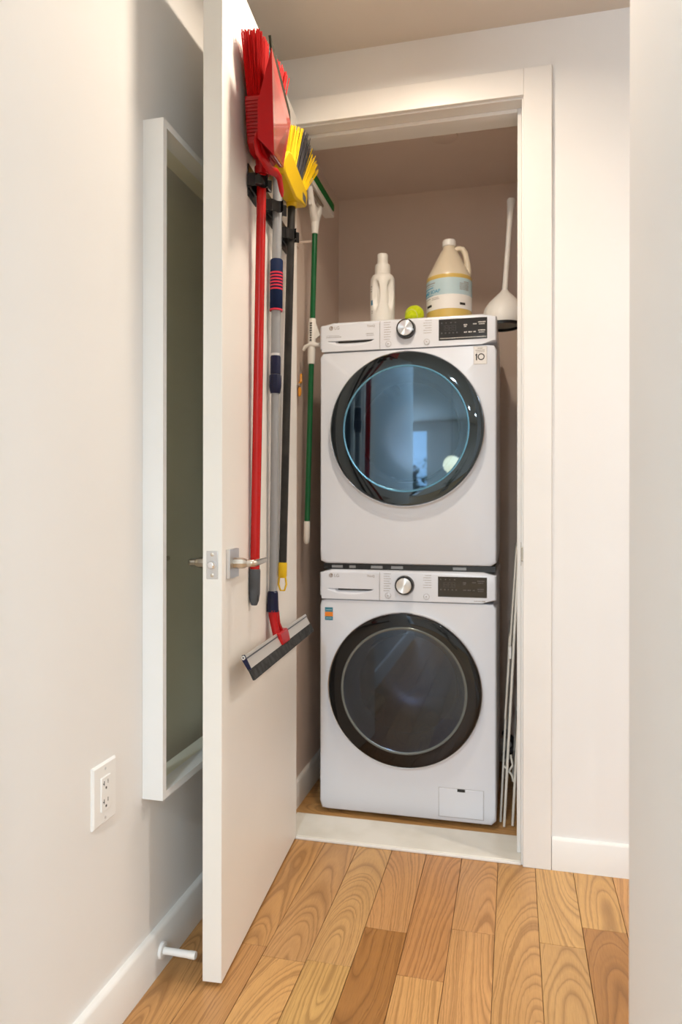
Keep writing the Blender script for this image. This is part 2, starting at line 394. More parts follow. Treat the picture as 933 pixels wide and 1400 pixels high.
# room behind the camera
rb = MB(); rb.box((-3.2, -9.6, 0), (-2.35, -9.5, ZC)); rb.box((-0.70, -9.6, 0), (3.3, -9.5, ZC)); rb.box((-2.35, -9.6, 0), (-0.70, -9.5, 0.2)); rb.box((-2.35, -9.6, 2.4), (-0.70, -9.5, ZC))
struct('wall_room_back', rb, M['wall'], merge=False)
rr = MB(); rr.box((3.2, -9.5, 0), (3.3, -6.05, ZC)); rr.box((3.2, -3.15, 0), (3.3, -1.65, ZC)); rr.box((3.2, -6.05, 0), (3.3, -3.15, 0.2)); rr.box((3.2, -6.05, 2.4), (3.3, -3.15, ZC))
struct('wall_room_right', rr, M['wall'], merge=False)
struct('wall_room_left', MB().box((-3.2, -9.5, 0), (-3.1, -3.1, ZC)), M['wall'])
struct('wall_room_near_left', MB().box((-3.1, -3.2, 0), (XL - 0.12, -3.1, ZC)), M['wall'])
def window(name, fr, pane_box):
    w = struct(name, fr, M['trim'], merge=False)
    obj('pane', MB().box(*pane_box), M['pane'], w)
f = MB()
for x in (-2.35, -1.555, -0.76): f.box((x, -9.57, 0.2), (x + 0.06, -9.50, 2.4))
for z in (0.2, 2.34): f.box((-2.29, -9.57, z), (-0.76, -9.50, z + 0.06))
window('window_1', f, ((-2.29, -9.545, 0.26), (-0.76, -9.54, 2.34)))
f = MB()
for y in (-6.05, -4.63, -3.21): f.box((3.20, y, 0.2), (3.27, y + 0.06, 2.4))
for z in (0.2, 2.34): f.box((3.20, -5.99, z), (3.27, -3.21, z + 0.06))
window('window_2', f, ((3.24, -5.99, 0.26), (3.245, -3.21, 2.34)))

def skirting(name, p0, p1, nrm, h=0.101, t=0.015, m=None):
    p0 = Vector((*p0, 0)); p1 = Vector((*p1, 0)); n = Vector((*nrm, 0)).normalized()
    prof = [(0, 0), (t, 0), (t, h - 0.008), (t - 0.003, h - 0.002), (t - 0.006, h), (0, h)]
    return struct(name, MB().prism([p0 + n * a + Vector((0, 0, z)) for a, z in prof], p1 - p0), m or M['trim'])
skirting('baseboard_left', (XL, -3.19), (XL, -0.001), (1, 0))
skirting('baseboard_back', (0.784, 0.0), (3.6, 0.0), (0, -1), 0.094, 0.011)
skirting('baseboard_closet_left', (CX0, 0.151), (CX0, CY1 - 0.001), (1, 0), 0.094, 0.014)
skirting('baseboard_closet_back', (CX0 + 0.015, CY1), (CX1, CY1), (0, -1), 0.094, 0.014)
skirting('baseboard_right', (XR, -1.74), (XR, YE), (-1, 0))

# door surround: casing boards, jambs with stops, threshold
surround = struct('trim_1', MB().box((OX1, 0.0, 0.0), (OX1 + 0.018, 0.15, OZ + 0.018)).box((OX0 - 0.018, 0, 0), (OX0, 0.15, OZ + 0.018)).box((OX0, 0, OZ), (OX1, 0.15, OZ + 0.018)), M['trim'], merge=False)
CT = 0.013
obj('casing', MB().box((OX1 + 0.005, -CT, 0), (OX1 + 0.0855, 0, 2.352)), M['trim'], surround, bevel=0.0015)
obj('casing', MB().box((XL + 0.001, -CT, OZ + 0.005), (OX1 + 0.005, 0, 2.352)), M['trim'], surround, bevel=0.0015)
obj('casing', MB().box((XL + 0.001, -CT, 0), (OX0 - 0.005, 0, OZ + 0.005)), M['trim'], surround, bevel=0.0015)
obj('door_stop_strip', MB().box((OX1 - 0.012, 0.048, 0.012), (OX1, 0.083, OZ)), M['trim'], surround, bevel=0.0015)
obj('door_stop_strip', MB().box((OX0, 0.048, OZ - 0.012), (OX1 - 0.012, 0.083, OZ)), M['trim'], surround, bevel=0.0015)
obj('door_stop_strip', MB().box((OX0, 0.048, 0.012), (OX0 + 0.012, 0.083, OZ - 0.012)), M['trim'], surround, bevel=0.0015)
sk = obj('strike_plate', MB().box((OX1 - 0.0012, 0.004, 0.885), (OX1 + 0.0005, 0.034, 0.955)).box((OX1 - 0.001, -0.010, 0.90), (OX1 + 0.006, 0.006, 0.94)), M['brass'], surround, bevel=0.001)
struct('threshold', MB().box((OX0, 0.0, 0), (OX1, 0.166, 0.011)), M['thresh'], bevel=0.003)
struct('trim_2', MB().box((OX0, -0.006, 0), (OX1, 0.0, 0.008)), M['trim'], bevel=0.002)

# ------------------------------------------------------------------ the open door
PH = 0.0689
DD = Vector((math.sin(PH), -math.cos(PH), 0)); ND = Vector((math.cos(PH), math.sin(PH), 0)); H0 = Vector((0, 0.0123, 0))
def dl(a, n, z): return H0 + DD * a + ND * n + Vector((0, 0, z))       # along the door from its hinge, out from its face, up
def dbox(mb, a0, a1, n0, n1, z0, z1):
    return mb.hexa([dl(a0, n0, z0), dl(a1, n0, z0), dl(a1, n1, z0), dl(a0, n1, z0), dl(a0, n0, z1), dl(a1, n0, z1), dl(a1, n1, z1), dl(a0, n1, z1)])
DW, DT = 0.7254, 0.045
door = struct('door_1', dbox(MB(), 0.012, DW, -DT, 0, 0.008, 2.301), M['door'], origin=tuple(H0), bevel=0.0018)
tag(door, 'white flush closet door standing open with brooms hung on it', None)
LA, LZ = 0.665, 0.931
lp = obj('latch_plate', dbox(MB(), DW - 0.001, DW + 0.0012, -DT / 2 - 0.0135, -DT / 2 + 0.0135, LZ - 0.031, LZ + 0.031), M['steel'], door, bevel=0.004, seg=3)
obj('latch_bolt', MB().lathe([(0.0095, 0), (0.0095, 0.006), (0.007, 0.010), (0, 0.0115)], dl(DW + 0.001, -DT / 2, LZ), DD, 20), M['chrome'], lp)
for dz in (-0.023, 0.023):
    obj('screw', MB().lathe([(0.0042, 0), (0.0042, 0.0006), (0.003, 0.0012), (0, 0.0012)], dl(DW + 0.001, -DT / 2, LZ + dz), DD, 12), M['nickel'], lp)
for side in (1, -1):
    n0 = 0 if side == 1 else -DT
    q = lambda n: n0 + side * n
    ro = obj('rosette', dbox(MB(), LA - 0.033, LA + 0.033, min(q(0), q(0.009)), max(q(0), q(0.009)), LZ - 0.033, LZ + 0.033), M['steel'], door, bevel=0.001)
    obj('spindle_collar', MB().lathe([(0.0125, 0), (0.0125, 0.020), (0.0105, 0.026), (0.0075, 0.031), (0.0075, 0.040)], dl(LA, q(0.009), LZ), ND * side, 8), M['nickel'], ro, smooth=20)
    pts = [dl(LA, q(0.040), LZ), dl(LA, q(0.050), LZ), dl(LA - 0.006, q(0.055), LZ), dl(LA - 0.02, q(0.0555), LZ), dl(LA - 0.108, q(0.0525), LZ)]
    obj('lever', MB().tube(pts, [0.0075, 0.0078, 0.008, 0.0078, 0.0065], 12, flat=0.75, up=(0, 0, 1)), M['nickel'], ro)
for z in (0.25, 1.15, 2.05):
    obj('hinge', MB().tube([dl(-0.004, -DT, z - 0.05), dl(-0.004, -DT, z + 0.05)], 0.006, 10), M['nickel'], door)

# ------------------------------------------------------------------ broom clips on the door
def clip(a, z, pole_n, label):
    t = thing('broom_clip', tuple(dl(a, 0, z)), label, 'holder', None)
    obj('mounting_plate', dbox(MB(), a - 0.048, a + 0.022, 0, 0.003, z - 0.035, z + 0.045), M['black'], t, bevel=0.001)
    for s in (1, -1):
        # springy jaw: leaves the plate, bends in around the pole
        r = 0.0150
        pts2 = [(s * 0.030, 0.003), (s * 0.030, pole_n - 0.006), (s * 0.022, pole_n), (s * r, pole_n + 0.004), (s * 0.010, pole_n + 0.013), (s * 0.016, pole_n + 0.021)]
        mb = MB(); zz0, zz1 = z - 0.015, z + 0.015
        vs = []; fs = []
        for (u, n) in pts2:
            vs += [dl(a + u, n, zz0), dl(a + u, n, zz1), dl(a + u + s * 0.0025, n + 0.0005, zz1), dl(a + u + s * 0.0025, n + 0.0005, zz0)]
        for i in range(len(pts2) - 1):
            for j in range(4): fs.append((i * 4 + j, i * 4 + (j + 1) % 4, (i + 1) * 4 + (j + 1) % 4, (i + 1) * 4 + j))
        fs += [(3, 2, 1, 0), tuple(len(vs) - 4 + j for j in range(4))]
        obj('jaw', mb.add(vs, fs), M['black_gloss'], t)
    obj('bracket', dbox(MB(), a - 0.030, a + 0.030, 0.003, 0.010, z - 0.018, z + 0.018), M['black'], t, bevel=0.0015)
    return t
clip(0.52, 1.860, 0.0295, 'black spring clip on the open door holding the red broom pole')
clip(0.36, 1.865, 0.0275, 'black spring clip on the open door holding the grey squeegee pole')
clip(0.205, 1.850, 0.0265, 'black spring clip on the open door holding the yellow broom pole')

def lerp(a, b, t): return a + (b - a) * t
def pole_on(mb, a0, n0, z0, a1, n1, z1, r, n=16):
    return mb.tube([dl(a0, n0, z0), dl(a1, n1, z1)], r, n)
def bristles(blk, tip, rows, cols, r, jitter, test=None, seed=1):
    """many fine bristles from blk(u,v) to tip(u,v); test(u) picks the ones of this colour"""
    rr_ = random.Random(seed); mb = MB()
    for i in range(cols):
        for j in range(rows):
            u = (i + 0.5 + rr_.uniform(-0.35, 0.35)) / cols; v = (j + 0.5 + rr_.uniform(-0.35, 0.35)) / rows
            jit = Vector((rr_.uniform(-1, 1), rr_.uniform(-1, 1), rr_.uniform(-1.6, 0.8))) * jitter
            if test and not test(u): continue
            p = blk(u, v); q = tip(u, v) + jit
            mb.tube([p, p.lerp(q, 0.5), q], [r, r, r * 0.8], 4)
    return mb

# ------------------------------------------------------------------ red broom
def rn(z): return lerp(0.0135, 0.0300, (z - 0.90) / (1.86 - 0.90))     # pole's distance from the door at height z
RA = 0.52
rb_ = thing('broom', tuple(dl(RA, 0.0125, 0.815)), 'red angle broom with long red pole clipped to the open door', 'broom', 'brooms and mops on the closet door')
pole_on(q := MB(), RA, rn(0.90), 0.895, RA, rn(1.95), 1.95, 0.0118); obj('pole', q, M['red_pole'], rb_)
e = MB().tube([dl(RA, rn(.905), 0.905), dl(RA, rn(.9), 0.90), dl(RA, rn(.85), 0.845), dl(RA, rn(.83), 0.826), dl(RA, rn(.82), 0.815)], [0.0132, 0.0142, 0.0142, 0.0115, 0.007], 18)
ec = obj('end_cap', e, M['grey_plastic'], rb_); tag(ec, 'dark grey hanging end cap')
obj('hang_hole', MB().lathe([(0.0042, 0), (0.0042, 0.001), (0, 0.001)], dl(RA + 0.005, rn(.83) + 0.0108, 0.835), ND, 14, sx=1, sy=2.2), M['slot'], ec)
# ribbed head
hb = MB()
hp = [(0.455, 1.945), (0.475, 1.925), (0.56, 1.915), (0.585, 1.93), (0.605, 2.02), (0.605, 2.035), (0.415, 2.055), (0.415, 2.035)]
hb.prism([dl(a, 0.012, z) for a, z in hp], ND * 0.042)
hd = obj('head', hb, M['red'], rb_, bevel=0.005, seg=2)
ribs = MB()
for k in range(11):
    z = 1.945 + 0.0075 * k; a = lerp(0.588, 0.604, k / 10)
    dbox(ribs, a - 0.004, a + 0.0035, 0.015, 0.052, z, z + 0.0034)
obj('grip_ribs', ribs, M['red'], hd)
obj('socket', MB().tube([dl(RA, rn(1.87), 1.905), dl(RA, rn(1.9), 1.94)], [0.0145, 0.02], 16), M['red'], hd)
blk = lambda u, v: dl(lerp(0.598, 0.425, u), lerp(0.017, 0.049, v), lerp(2.030, 2.045, u))
tip = lambda u, v: dl(lerp(0.645, 0.350, u), lerp(0.014, 0.058, v), lerp(2.165, 2.225, u))
bt = obj('bristles', bristles(blk, tip, 11, 40, 0.0019, 0.003, lambda u: not (0.32 < u < 0.55)), M['red_bristle'], rb_, smooth=0); bt['kind'] = 'stuff'
bt = obj('bristles', bristles(blk, tip, 11, 40, 0.0019, 0.003, lambda u: 0.32 < u < 0.55), M['black_bristle'], rb_, smooth=0); bt['kind'] = 'stuff'; tag(bt, 'black band of bristles')

# ------------------------------------------------------------------ red dustpan snapped over the broom
dp = thing('dustpan', tuple(dl(0.55, 0.07, 1.84)), 'red dustpan with grey rubber lip clipped over the red broom head', 'dustpan')
nb, nl, fl_, fb = dl(0.652, 0.098, 1.862), dl(0.652, 0.092, 2.108), dl(0.405, 0.076, 2.070), dl(0.462, 0.070, 1.925)
inn = lambda p, d: p - ND * d
def slab(ps, thick):
    mb = MB(); ps = [Vector(p) for p in ps]
    nn = (ps[1] - ps[0]).cross(ps[-1] - ps[0]).normalized()
    return mb.prism(ps, nn * thick)
obj('pan', slab([nb, nl, fl_, fb], 0.0025), M['pan_red'], dp)
obj('side_wall', slab([nb, nl, dl(0.655, 0.060, 1.985), dl(0.655, 0.060, 1.905)], 0.0025), M['red'], dp)
obj('side_wall', slab([fb, fl_, dl(0.42, 0.062, 1.99), dl(0.455, 0.064, 1.94)], 0.0025), M['red'], dp)
obj('back_wall', slab([nb, fb, dl(0.455, 0.058, 1.93), dl(0.655, 0.058, 1.905)], 0.0025), M['red'], dp)
lipv = Vector((0, 0, 0.030)); lin = ND * -0.005
obj('lip', MB().hexa([nl + lin, nl, fl_, fl_ + lin, nl + lin + lipv - ND * 0.003, nl + lipv - ND * 0.002, fl_ + lipv - ND * 0.002, fl_ + lin + lipv - ND * 0.003]), M['lip_grey'], dp)
hpts = [dl(0.632, 0.055, 1.925), dl(0.636, 0.052, 1.905), dl(0.640, 0.058, 1.876), dl(0.622, 0.068, 1.862), dl(0.592, 0.074, 1.858), dl(0.562, 0.078, 1.866), dl(0.535, 0.079, 1.866), dl(0.516, 0.080, 1.842), dl(0.512, 0.081, 1.828)]
obj('handle', MB().tube(hpts, [0.009, 0.010, 0.010, 0.010, 0.0105, 0.0105, 0.0095, 0.0075, 0.003], 10, flat=0.55, up=(0, 0, 1)), M['red'], dp)
obj('clip_ring', MB().lathe([(0.0135, 0), (0.018, 0), (0.018, 0.02), (0.0135, 0.02), (0.0135, 0)], dl(RA, rn(1.89), 1.882), (0, 0, 1), 20, cap=False), M['red'], dp)
obj('neck', slab([dl(0.56, 0.062, 1.895), dl(0.63, 0.060, 1.905), dl(0.635, 0.062, 1.945), dl(0.55, 0.062, 1.945)], 0.006), M['red'], dp)

# ------------------------------------------------------------------ squeegee
SA = 0.36
def sn(z): return lerp(0.0165, 0.0275, (z - 0.83) / (1.85 - 0.83))
sq = thing('floor_squeegee', tuple(dl(SA, 0.0165, 0.70)), 'long grey-poled squeegee with red neck, blade down, on the door', 'squeegee', 'brooms and mops on the closet door')
P = lambda z: dl(SA, sn(z), z)
obj('pole', MB().tube([P(0.83), P(1.42)], 0.0105, 16), M['alu'], sq)
obj('pole', MB().tube([P(1.42), P(1.98)], 0.0128, 16), M['alu'], sq)
tag(obj('pole_grip', MB().tube([P(1.955), P(1.96), P(2.04), P(2.05)], [0.013, 0.0150, 0.0150, 0.010], 18), M['navy'], sq), 'navy hand grip at the top of the pole')
fg = obj('foam_grip', MB().tube([P(1.589), P(1.592), P(1.725), P(1.728)], [0.0150, 0.0172, 0.0172, 0.0150], 20), M['navy'], sq); tag(fg, 'navy foam sleeve with red bands')
for z in (1.690, 1.6815, 1.673, 1.6645, 1.656, 1.647):
    obj('band', MB().tube([P(z - 0.0022), P(z + 0.0022)], 0.0177, 20), M['stripe'], fg)
obj('band', MB().tube([P(1.589), P(1.5935)], 0.0176, 20), M['stripe'], fg)
obj('lock_collar', MB().tube([P(1.467), P(1.464), P(1.418)], [0.0130, 0.0142, 0.0142], 18), M['navy_gloss'], sq)
obj('lock_collar', MB().tube([P(1.416), P(1.412), P(1.385), P(1.372), P(1.366)], [0.0155, 0.0165, 0.0165, 0.0140, 0.0125], 10), M['navy_gloss'], sq, smooth=20)
obj('ferrule', MB().tube([P(1.474), P(1.468)], 0.0132, 18), M['steel'], sq)
obj('socket', MB().tube([P(0.832), P(0.828), P(0.790), P(0.776)], [0.012, 0.0142, 0.0160, 0.0168], 12), M['navy_gloss'], sq, smooth=20)
# red neck: forked web sweeping down to the clamp on the blade
nk = MB()
nk.tube([dl(SA, 0.0175, 0.780), dl(SA, 0.0180, 0.765), dl(SA + 0.004, 0.021, 0.745), dl(SA + 0.006, 0.027, 0.722), dl(SA + 0.006, 0.034, 0.700)], [0.0165, 0.0155, 0.0125, 0.0125, 0.0145], 12, flat=0.85, up=DD)
nk.tube([dl(SA - 0.004, 0.021, 0.775), dl(SA - 0.012, 0.027, 0.742), dl(SA - 0.022, 0.033, 0.722), dl(SA - 0.040, 0.038, 0.712)], [0.012, 0.0075, 0.007, 0.008], 10)
nko = obj('neck', nk, M['red'], sq); tag(nko, 'red plastic neck')
obj('clamp', MB().hexa([dl(SA - 0.055, 0.030, 0.697), dl(SA + 0.030, 0.030, 0.697), dl(SA + 0.030, 0.053, 0.690), dl(SA - 0.055, 0.053, 0.690), dl(SA - 0.055, 0.026, 0.724), dl(SA + 0.030, 0.026, 0.724), dl(SA + 0.030, 0.045, 0.724), dl(SA - 0.055, 0.045, 0.724)]), M['red'], sq, bevel=0.004)
B0, B1 = 0.036, 0.672
def bladebar(mb, a0, a1, pts): return mb.prism([dl(a0, n, z) for n, z in pts], DD * (a1 - a0))
bl = bladebar(MB(), B0, B1, [(0.028, 0.718), (0.035, 0.722), (0.0385, 0.711), (0.0425, 0.704), (0.050, 0.690), (0.046, 0.687), (0.038, 0.700), (0.033, 0.709)])
bo = obj('blade_holder', bl, M['blade_alu'], sq); tag(bo, 'aluminium channel')
obj('channel_groove', bladebar(MB(), B0, B1, [(0.0372, 0.7155), (0.0378, 0.7160), (0.0392, 0.7130), (0.0386, 0.7125)]), M['grey_plastic'], bo)
obj('rubber_blade', bladebar(MB(), B0 - 0.006, B1 + 0.004, [(0.049, 0.692), (0.061, 0.668), (0.056, 0.667), (0.044, 0.691)]), M['rubber'], sq)
ecp = bladebar(MB(), B1, B1 + 0.003, [(0.027, 0.716), (0.030, 0.723), (0.036, 0.724), (0.040, 0.716), (0.052, 0.692), (0.045, 0.687)])
eo = obj('end_plug', ecp, M['navy_gloss'], sq)
obj('end_ring', MB().lathe([(0.002, 0), (0.002, 0.001), (0.0035, 0.0015), (0.005, 0.001), (0.005, 0)], dl(B1 + 0.003, 0.033, 0.717), DD, 14, cap=False), M['steel'], eo)

# ------------------------------------------------------------------ yellow broom
yb = thing('broom', tuple(dl(0.25, 0.0135, 0.80)), 'yellow and black broom with black pole clipped to the open door', 'broom', 'brooms and mops on the closet door')
def yp(z):
    t = (z - 0.87) / (1.99 - 0.87); return dl(lerp(0.248, 0.200, t), lerp(0.0145, 0.0295, t), z)
obj('pole', MB().tube([yp(0.89), yp(1.0), yp(1.5), yp(2.0)], 0.0112, 16), M['black_pole'], yb)
yh = obj('hang_cap', MB().tube([yp(0.90), yp(0.896), yp(0.862), yp(0.856)], [0.0118, 0.0128, 0.0128, 0.0105], 14), M['yellow'], yb); tag(yh, 'yellow hanging cap')
c0 = yp(0.858)
obj('hang_loop', MB().tube([c0 + ND * 0.009, c0 + ND * 0.0115 - Vector((0, 0, 0.02)), c0 + ND * 0.006 - Vector((0, 0, 0.038)), c0 - ND * 0.006 - Vector((0, 0, 0.038)), c0 - ND * 0.0115 - Vector((0, 0, 0.02)), c0 - ND * 0.009], 0.0028, 8), M['yellow'], yh)
hb = MB(); hp = [(0.375, 1.955), (0.390, 1.985), (0.335, 2.035), (0.300, 2.045), (0.105, 2.022), (0.098, 2.005), (0.115, 1.968), (0.245, 1.940)]
hb.prism([dl(a, 0.012, z) for a, z in hp], ND * 0.042)
yhd = obj('head', hb, M['yellow'], yb, bevel=0.006, seg=2)
obj('socket', MB().tube([yp(1.935), yp(1.975)], [0.0150, 0.021], 16), M['yellow'], yhd)
obj('head_recess', dbox(MB(), 0.125, 0.165, 0.0535, 0.0546, 1.972, 1.995), M['grey_plastic'], yhd)
blk = lambda u, v: dl(lerp(0.345, 0.112, u), lerp(0.016, 0.050, v), lerp(2.028, 2.010, u))
tip = lambda u, v: dl(lerp(0.375, -0.055, u), lerp(0.014, 0.060, v), 2.085 + 0.105 * math.sin(min(1.0, u * 1.3) * PI / 2) - 0.035 * max(0, u - 0.7) / 0.3)
bt = obj('bristles', bristles(blk, tip, 9, 44, 0.0017, 0.0045, lambda u: not 0.46 < u < 0.78, 3), M['yellow_bristle'], yb, smooth=0); bt['kind'] = 'stuff'
bt = obj('bristles', bristles(blk, tip, 9, 44, 0.0017, 0.0065, lambda u: 0.46 < u < 0.78, 3), M['black_bristle'], yb, smooth=0); bt['kind'] = 'stuff'; tag(bt, 'black band of bristles')

# ------------------------------------------------------------------ green sponge mop inside the closet
GY = 0.25
def gp(z):
    t = (z - 0.93) / (2.05 - 0.93); return Vector((lerp(-0.040, -0.010, t), GY, z))
gm = thing('sponge_mop', tuple(gp(0.93)), 'green and white sponge mop hanging on the closet left wall', 'mop')
obj('pole', MB().tube([gp(1.0), gp(1.5), gp(2.04)], 0.0098, 16), M['green_pole'], gm)
tag(obj('end_cap', MB().tube([gp(1.008), gp(1.004), gp(0.95), gp(0.935), gp(0.928)], [0.0102, 0.0112, 0.0108, 0.0095, 0.005], 14), M['milk_plastic'], gm), 'white rounded end cap')
hx = gp(2.05).x
fk = MB()
fk.tube([gp(2.025), gp(2.04), gp(2.075)], [0.0125, 0.0128, 0.0155], 14)
fk.tube([Vector((hx, GY, 2.070)), Vector((hx, GY - 0.045, 2.115)), Vector((hx, GY - 0.070, 2.165))], [0.0155, 0.012, 0.010], 10)
fk.tube([Vector((hx, GY, 2.070)), Vector((hx, GY + 0.045, 2.115)), Vector((hx, GY + 0.060, 2.170))], [0.0155, 0.013, 0.010], 10)
fk.box((hx - 0.006, GY - 0.06, 2.105), (hx + 0.004, GY + 0.05, 2.125))
obj('fork', fk, M['milk_plastic'], gm)
hdm = obj('head_plate', MB().box((hx - 0.022, GY - 0.10, 2.165), (hx + 0.016, GY + 0.215, 2.185)), M['milk_plastic'], gm, bevel=0.004)
obj('roller', MB().tube([(hx + 0.010, GY - 0.06, 2.148), (hx + 0.010, GY + 0.06, 2.148)], 0.006, 10), M['brass'], hdm)
obj('sponge', MB().box((hx - 0.024, GY - 0.095, 2.186), (hx + 0.018, GY + 0.210, 2.215)), M['green'], gm, bevel=0.005)
# wringer sleeve with toothed slot and cross bar lever
sl = obj('wringer_sleeve', MB().tube([gp(1.725), gp(1.715), gp(1.62), gp(1.565)], [0.0118, 0.0135, 0.0142, 0.0125], 14), M['milk_plastic'], gm); tag(sl, 'white wringer sleeve')
g0 = gp(1.68)
obj('wing', MB().prism([(g0.x + 0.008, GY - 0.004, 1.725), (g0.x + 0.030, GY - 0.004, 1.665), (g0.x + 0.010, GY - 0.004, 1.650)], (0, 0.008, 0)), M['milk_plastic'], sl)
teeth = MB()
for k in range(8):
    z = 1.645 + 0.0085 * k; c = gp(z); teeth.box((c.x - 0.0045, GY - 0.0155, z), (c.x + 0.0025, GY - 0.0130, z + 0.0042))
obj('slot_teeth', teeth, M['slot'], sl)
gb = gp(1.627)
obj('lever_bar', MB().tube([(gb.x - 0.030, GY - 0.004, 1.614), (gb.x - 0.022, GY - 0.006, 1.625), (gb.x - 0.002, GY - 0.008, 1.632), (gb.x + 0.022, GY - 0.006, 1.630), (gb.x + 0.039, GY - 0.004, 1.629)], [0.006, 0.0075, 0.009, 0.008, 0.0075], 10), M['milk_plastic'], gm)
hk = thing('wall_hook', (CX0, GY, 2.0), 'small wall-coloured hook on closet wall behind the sponge mop pole', 'hook')
obj('hook_plate', MB().box((CX0, GY - 0.016, 1.985), (CX0 + 0.004, GY + 0.016, 2.025)), M['closet'], hk, bevel=0.001)
gx = gp(2.0).x
obj('hook_arm', MB().tube([(CX0 + 0.004, GY, 2.0), (gx - 0.0095, GY, 2.0)], 0.004, 8), M['closet'], hk)

# orange hook hanging on the closet wall just past the door
oh = thing('hanging_clip', (CX0, 0.245, 1.50), 'small orange plastic hook hanging on closet wall beside green mop pole', 'hook')
obj('peg', MB().tube([(CX0, 0.245, 1.492), (CX0 + 0.016, 0.245, 1.492)], 0.006, 10), M['nickel'], oh)
obj('upper_hook', MB().tube([(CX0 + 0.012, 0.263, 1.535), (CX0 + 0.012, 0.264, 1.512), (CX0 + 0.012, 0.258, 1.502), (CX0 + 0.012, 0.246, 1.501)], [0.004, 0.005, 0.005, 0.004], 8), M['orange'], oh)
obj('lower_tag', MB().tube([(CX0 + 0.012, 0.246, 1.484), (CX0 + 0.012, 0.249, 1.474), (CX0 + 0.012, 0.246, 1.457), (CX0 + 0.012, 0.244, 1.452)], [0.004, 0.0065, 0.0055, 0.003], 8), M['orange'], oh)

# ------------------------------------------------------------------ the stacked laundry machines
def rrect(x0, x1, z0, z1, r, n, cx, cz):
    """n points of a rounded rectangle, by angle about (cx, cz)"""
    out = []
    for i in range(n):
        a = 2 * PI * i / n; dx, dz = math.cos(a), math.sin(a)
        lo, hi = 0.0, 2.0
        def inside(t):
            x, z = cx + dx * t, cz + dz * t
            if not (x0 <= x <= x1 and z0 <= z <= z1): return False
            qx = max(x0 + r - x, x - x1 + r, 0); qz = max(z0 + r - z, z - z1 + r, 0)
            return qx * qx + qz * qz <= r * r or qx == 0 or qz == 0
        for _ in range(40):
            mid = (lo + hi) / 2
            if inside(mid): lo = mid
            else: hi = mid
        out.append((cx + dx * lo, cz + dz * lo))
    return out
WX0, WX1, WY = 0.0206, 0.6206, 0.206
def machine(z0, z1, dcx, dcz, seam_h, upper):
    label = ('white front-load machine on top of the stack, blue-reflecting door' if upper else 'white front-load machine on the floor at the bottom of the stack')
    t = thing('laundry_machine', ((WX0 + WX1) / 2, WY + 0.3, z0 if upper else 0.0), label, 'washing machine', 'stacked laundry machines')
    zs = z1 - seam_h
    n = 160; cb = MB()
    circ = lambda r, y: [(dcx + r * math.cos(2 * PI * i / n), y, dcz + r * math.sin(2 * PI * i / n)) for i in range(n)]
    rects = []
    zt = zs - 0.0015
    for ins, y in ((0.010, WY), (0.004, WY + 0.002), (0.0012, WY + 0.006), (0, WY + 0.012)):
        rects.append([(x, y, z) for x, z in rrect(WX0 + ins, WX1 - ins, z0 + ins, zt - ins * 0.15, 0.016, n, dcx, dcz)])
    loops = [circ(0.232, WY + 0.06), circ(0.232, WY)] + rects + [[(x, WY + 0.6, z) for x, z in rrect(WX0, WX1, z0, zt, 0.016, n, dcx, dcz)]]
    vs = [p for l in loops for p in l]
    fs = [(k * n + i, k * n + (i + 1) % n, (k + 1) * n + (i + 1) % n, (k + 1) * n + i) for k in range(len(loops) - 1) for i in range(n)]
    fs.append(tuple((len(loops) - 1) * n + i for i in range(n)))
    cb.add(vs, fs)
    cab = obj('cabinet', cb, M['white_gloss'], t, smooth=35)
    # control panel block
    mp = MB(); m_ = 96; ccx, ccz = (WX0 + WX1) / 2, (zs + z1) / 2
    lp_ = []
    for ins, y in ((0.012, WY - 0.004), (0.005, WY - 0.002), (0.0012, WY + 0.003), (0, WY + 0.010), (0, WY + 0.6)):
        lp_.append([(x, y, z) for x, z in rrect(WX0 + ins, WX1 - ins, zs + min(ins, 0.001), z1 - ins, 0.012, m_, ccx, ccz)])
    vs = [p for l in lp_ for p in l]
    fs = [(k * m_ + i, k * m_ + (i + 1) % m_, (k + 1) * m_ + (i + 1) % m_, (k + 1) * m_ + i) for k in range(4) for i in range(m_)]
    xc = 0.2318; f0 = lp_[0]         # the front is open behind the drawer, closed right of it
    keep = [i for i in range(m_) if f0[i][0] >= xc]
    order = sorted(keep, key=lambda i: math.atan2(f0[i][2] - ccz, f0[i][0] - ccx))
    b_ = len(vs); vs += [(xc, WY - 0.004, z1 - 0.012), (xc, WY - 0.004, zs + 0.001)]
    fs += [tuple([b_ + 1] + order + [b_]), tuple(4 * m_ + i for i in range(m_))]
    pan = obj('control_panel', mp.add(vs, fs), M['white_gloss'], t, smooth=35)
    fy = WY - 0.004
    T = lambda x0, z0_, sx=1.0: (lambda u, v, w: (x0 + u * sx, fy - 0.0006 - w, z0_ + v))
    # detergent drawer front with a scooped pull
    gx, gz = 72, 40
    ax0, ax1, az0, az1 = WX0 + 0.0085, 0.2315, zs + 0.0012, z1 - 0.0105
    px0, px1, pz = 0.052, 0.212, z1 - 0.0655
    def scoop(x, z):
        if x <= px0 or x >= px1: return 0
        s = (x - px0) / (px1 - px0); bot = pz - 0.0195 * math.sin(PI * s) ** 0.7
        if z > pz or z < bot: return 0
        k = (z - bot) / max(pz - bot, 1e-6)
        return 0.016 * (k ** 1.1) * (1 if 0.17 < s < 0.97 else 0.35)
    dm = MB(); vs = []; xs = [lerp(ax0, ax1, i / gx) for i in range(gx + 1)]
    zl = sorted([lerp(az0, az1, j / gz) for j in range(gz + 1)] + [pz - 0.0002, pz + 0.0006])
    for z in zl:
        for x in xs: vs.append((x, fy - 0.0012 + scoop(x, z), z))
    w_ = gx + 1
    fs = [(j * w_ + i, j * w_ + i + 1, (j + 1) * w_ + i + 1, (j + 1) * w_ + i) for j in range(len(zl) - 1) for i in range(gx)]
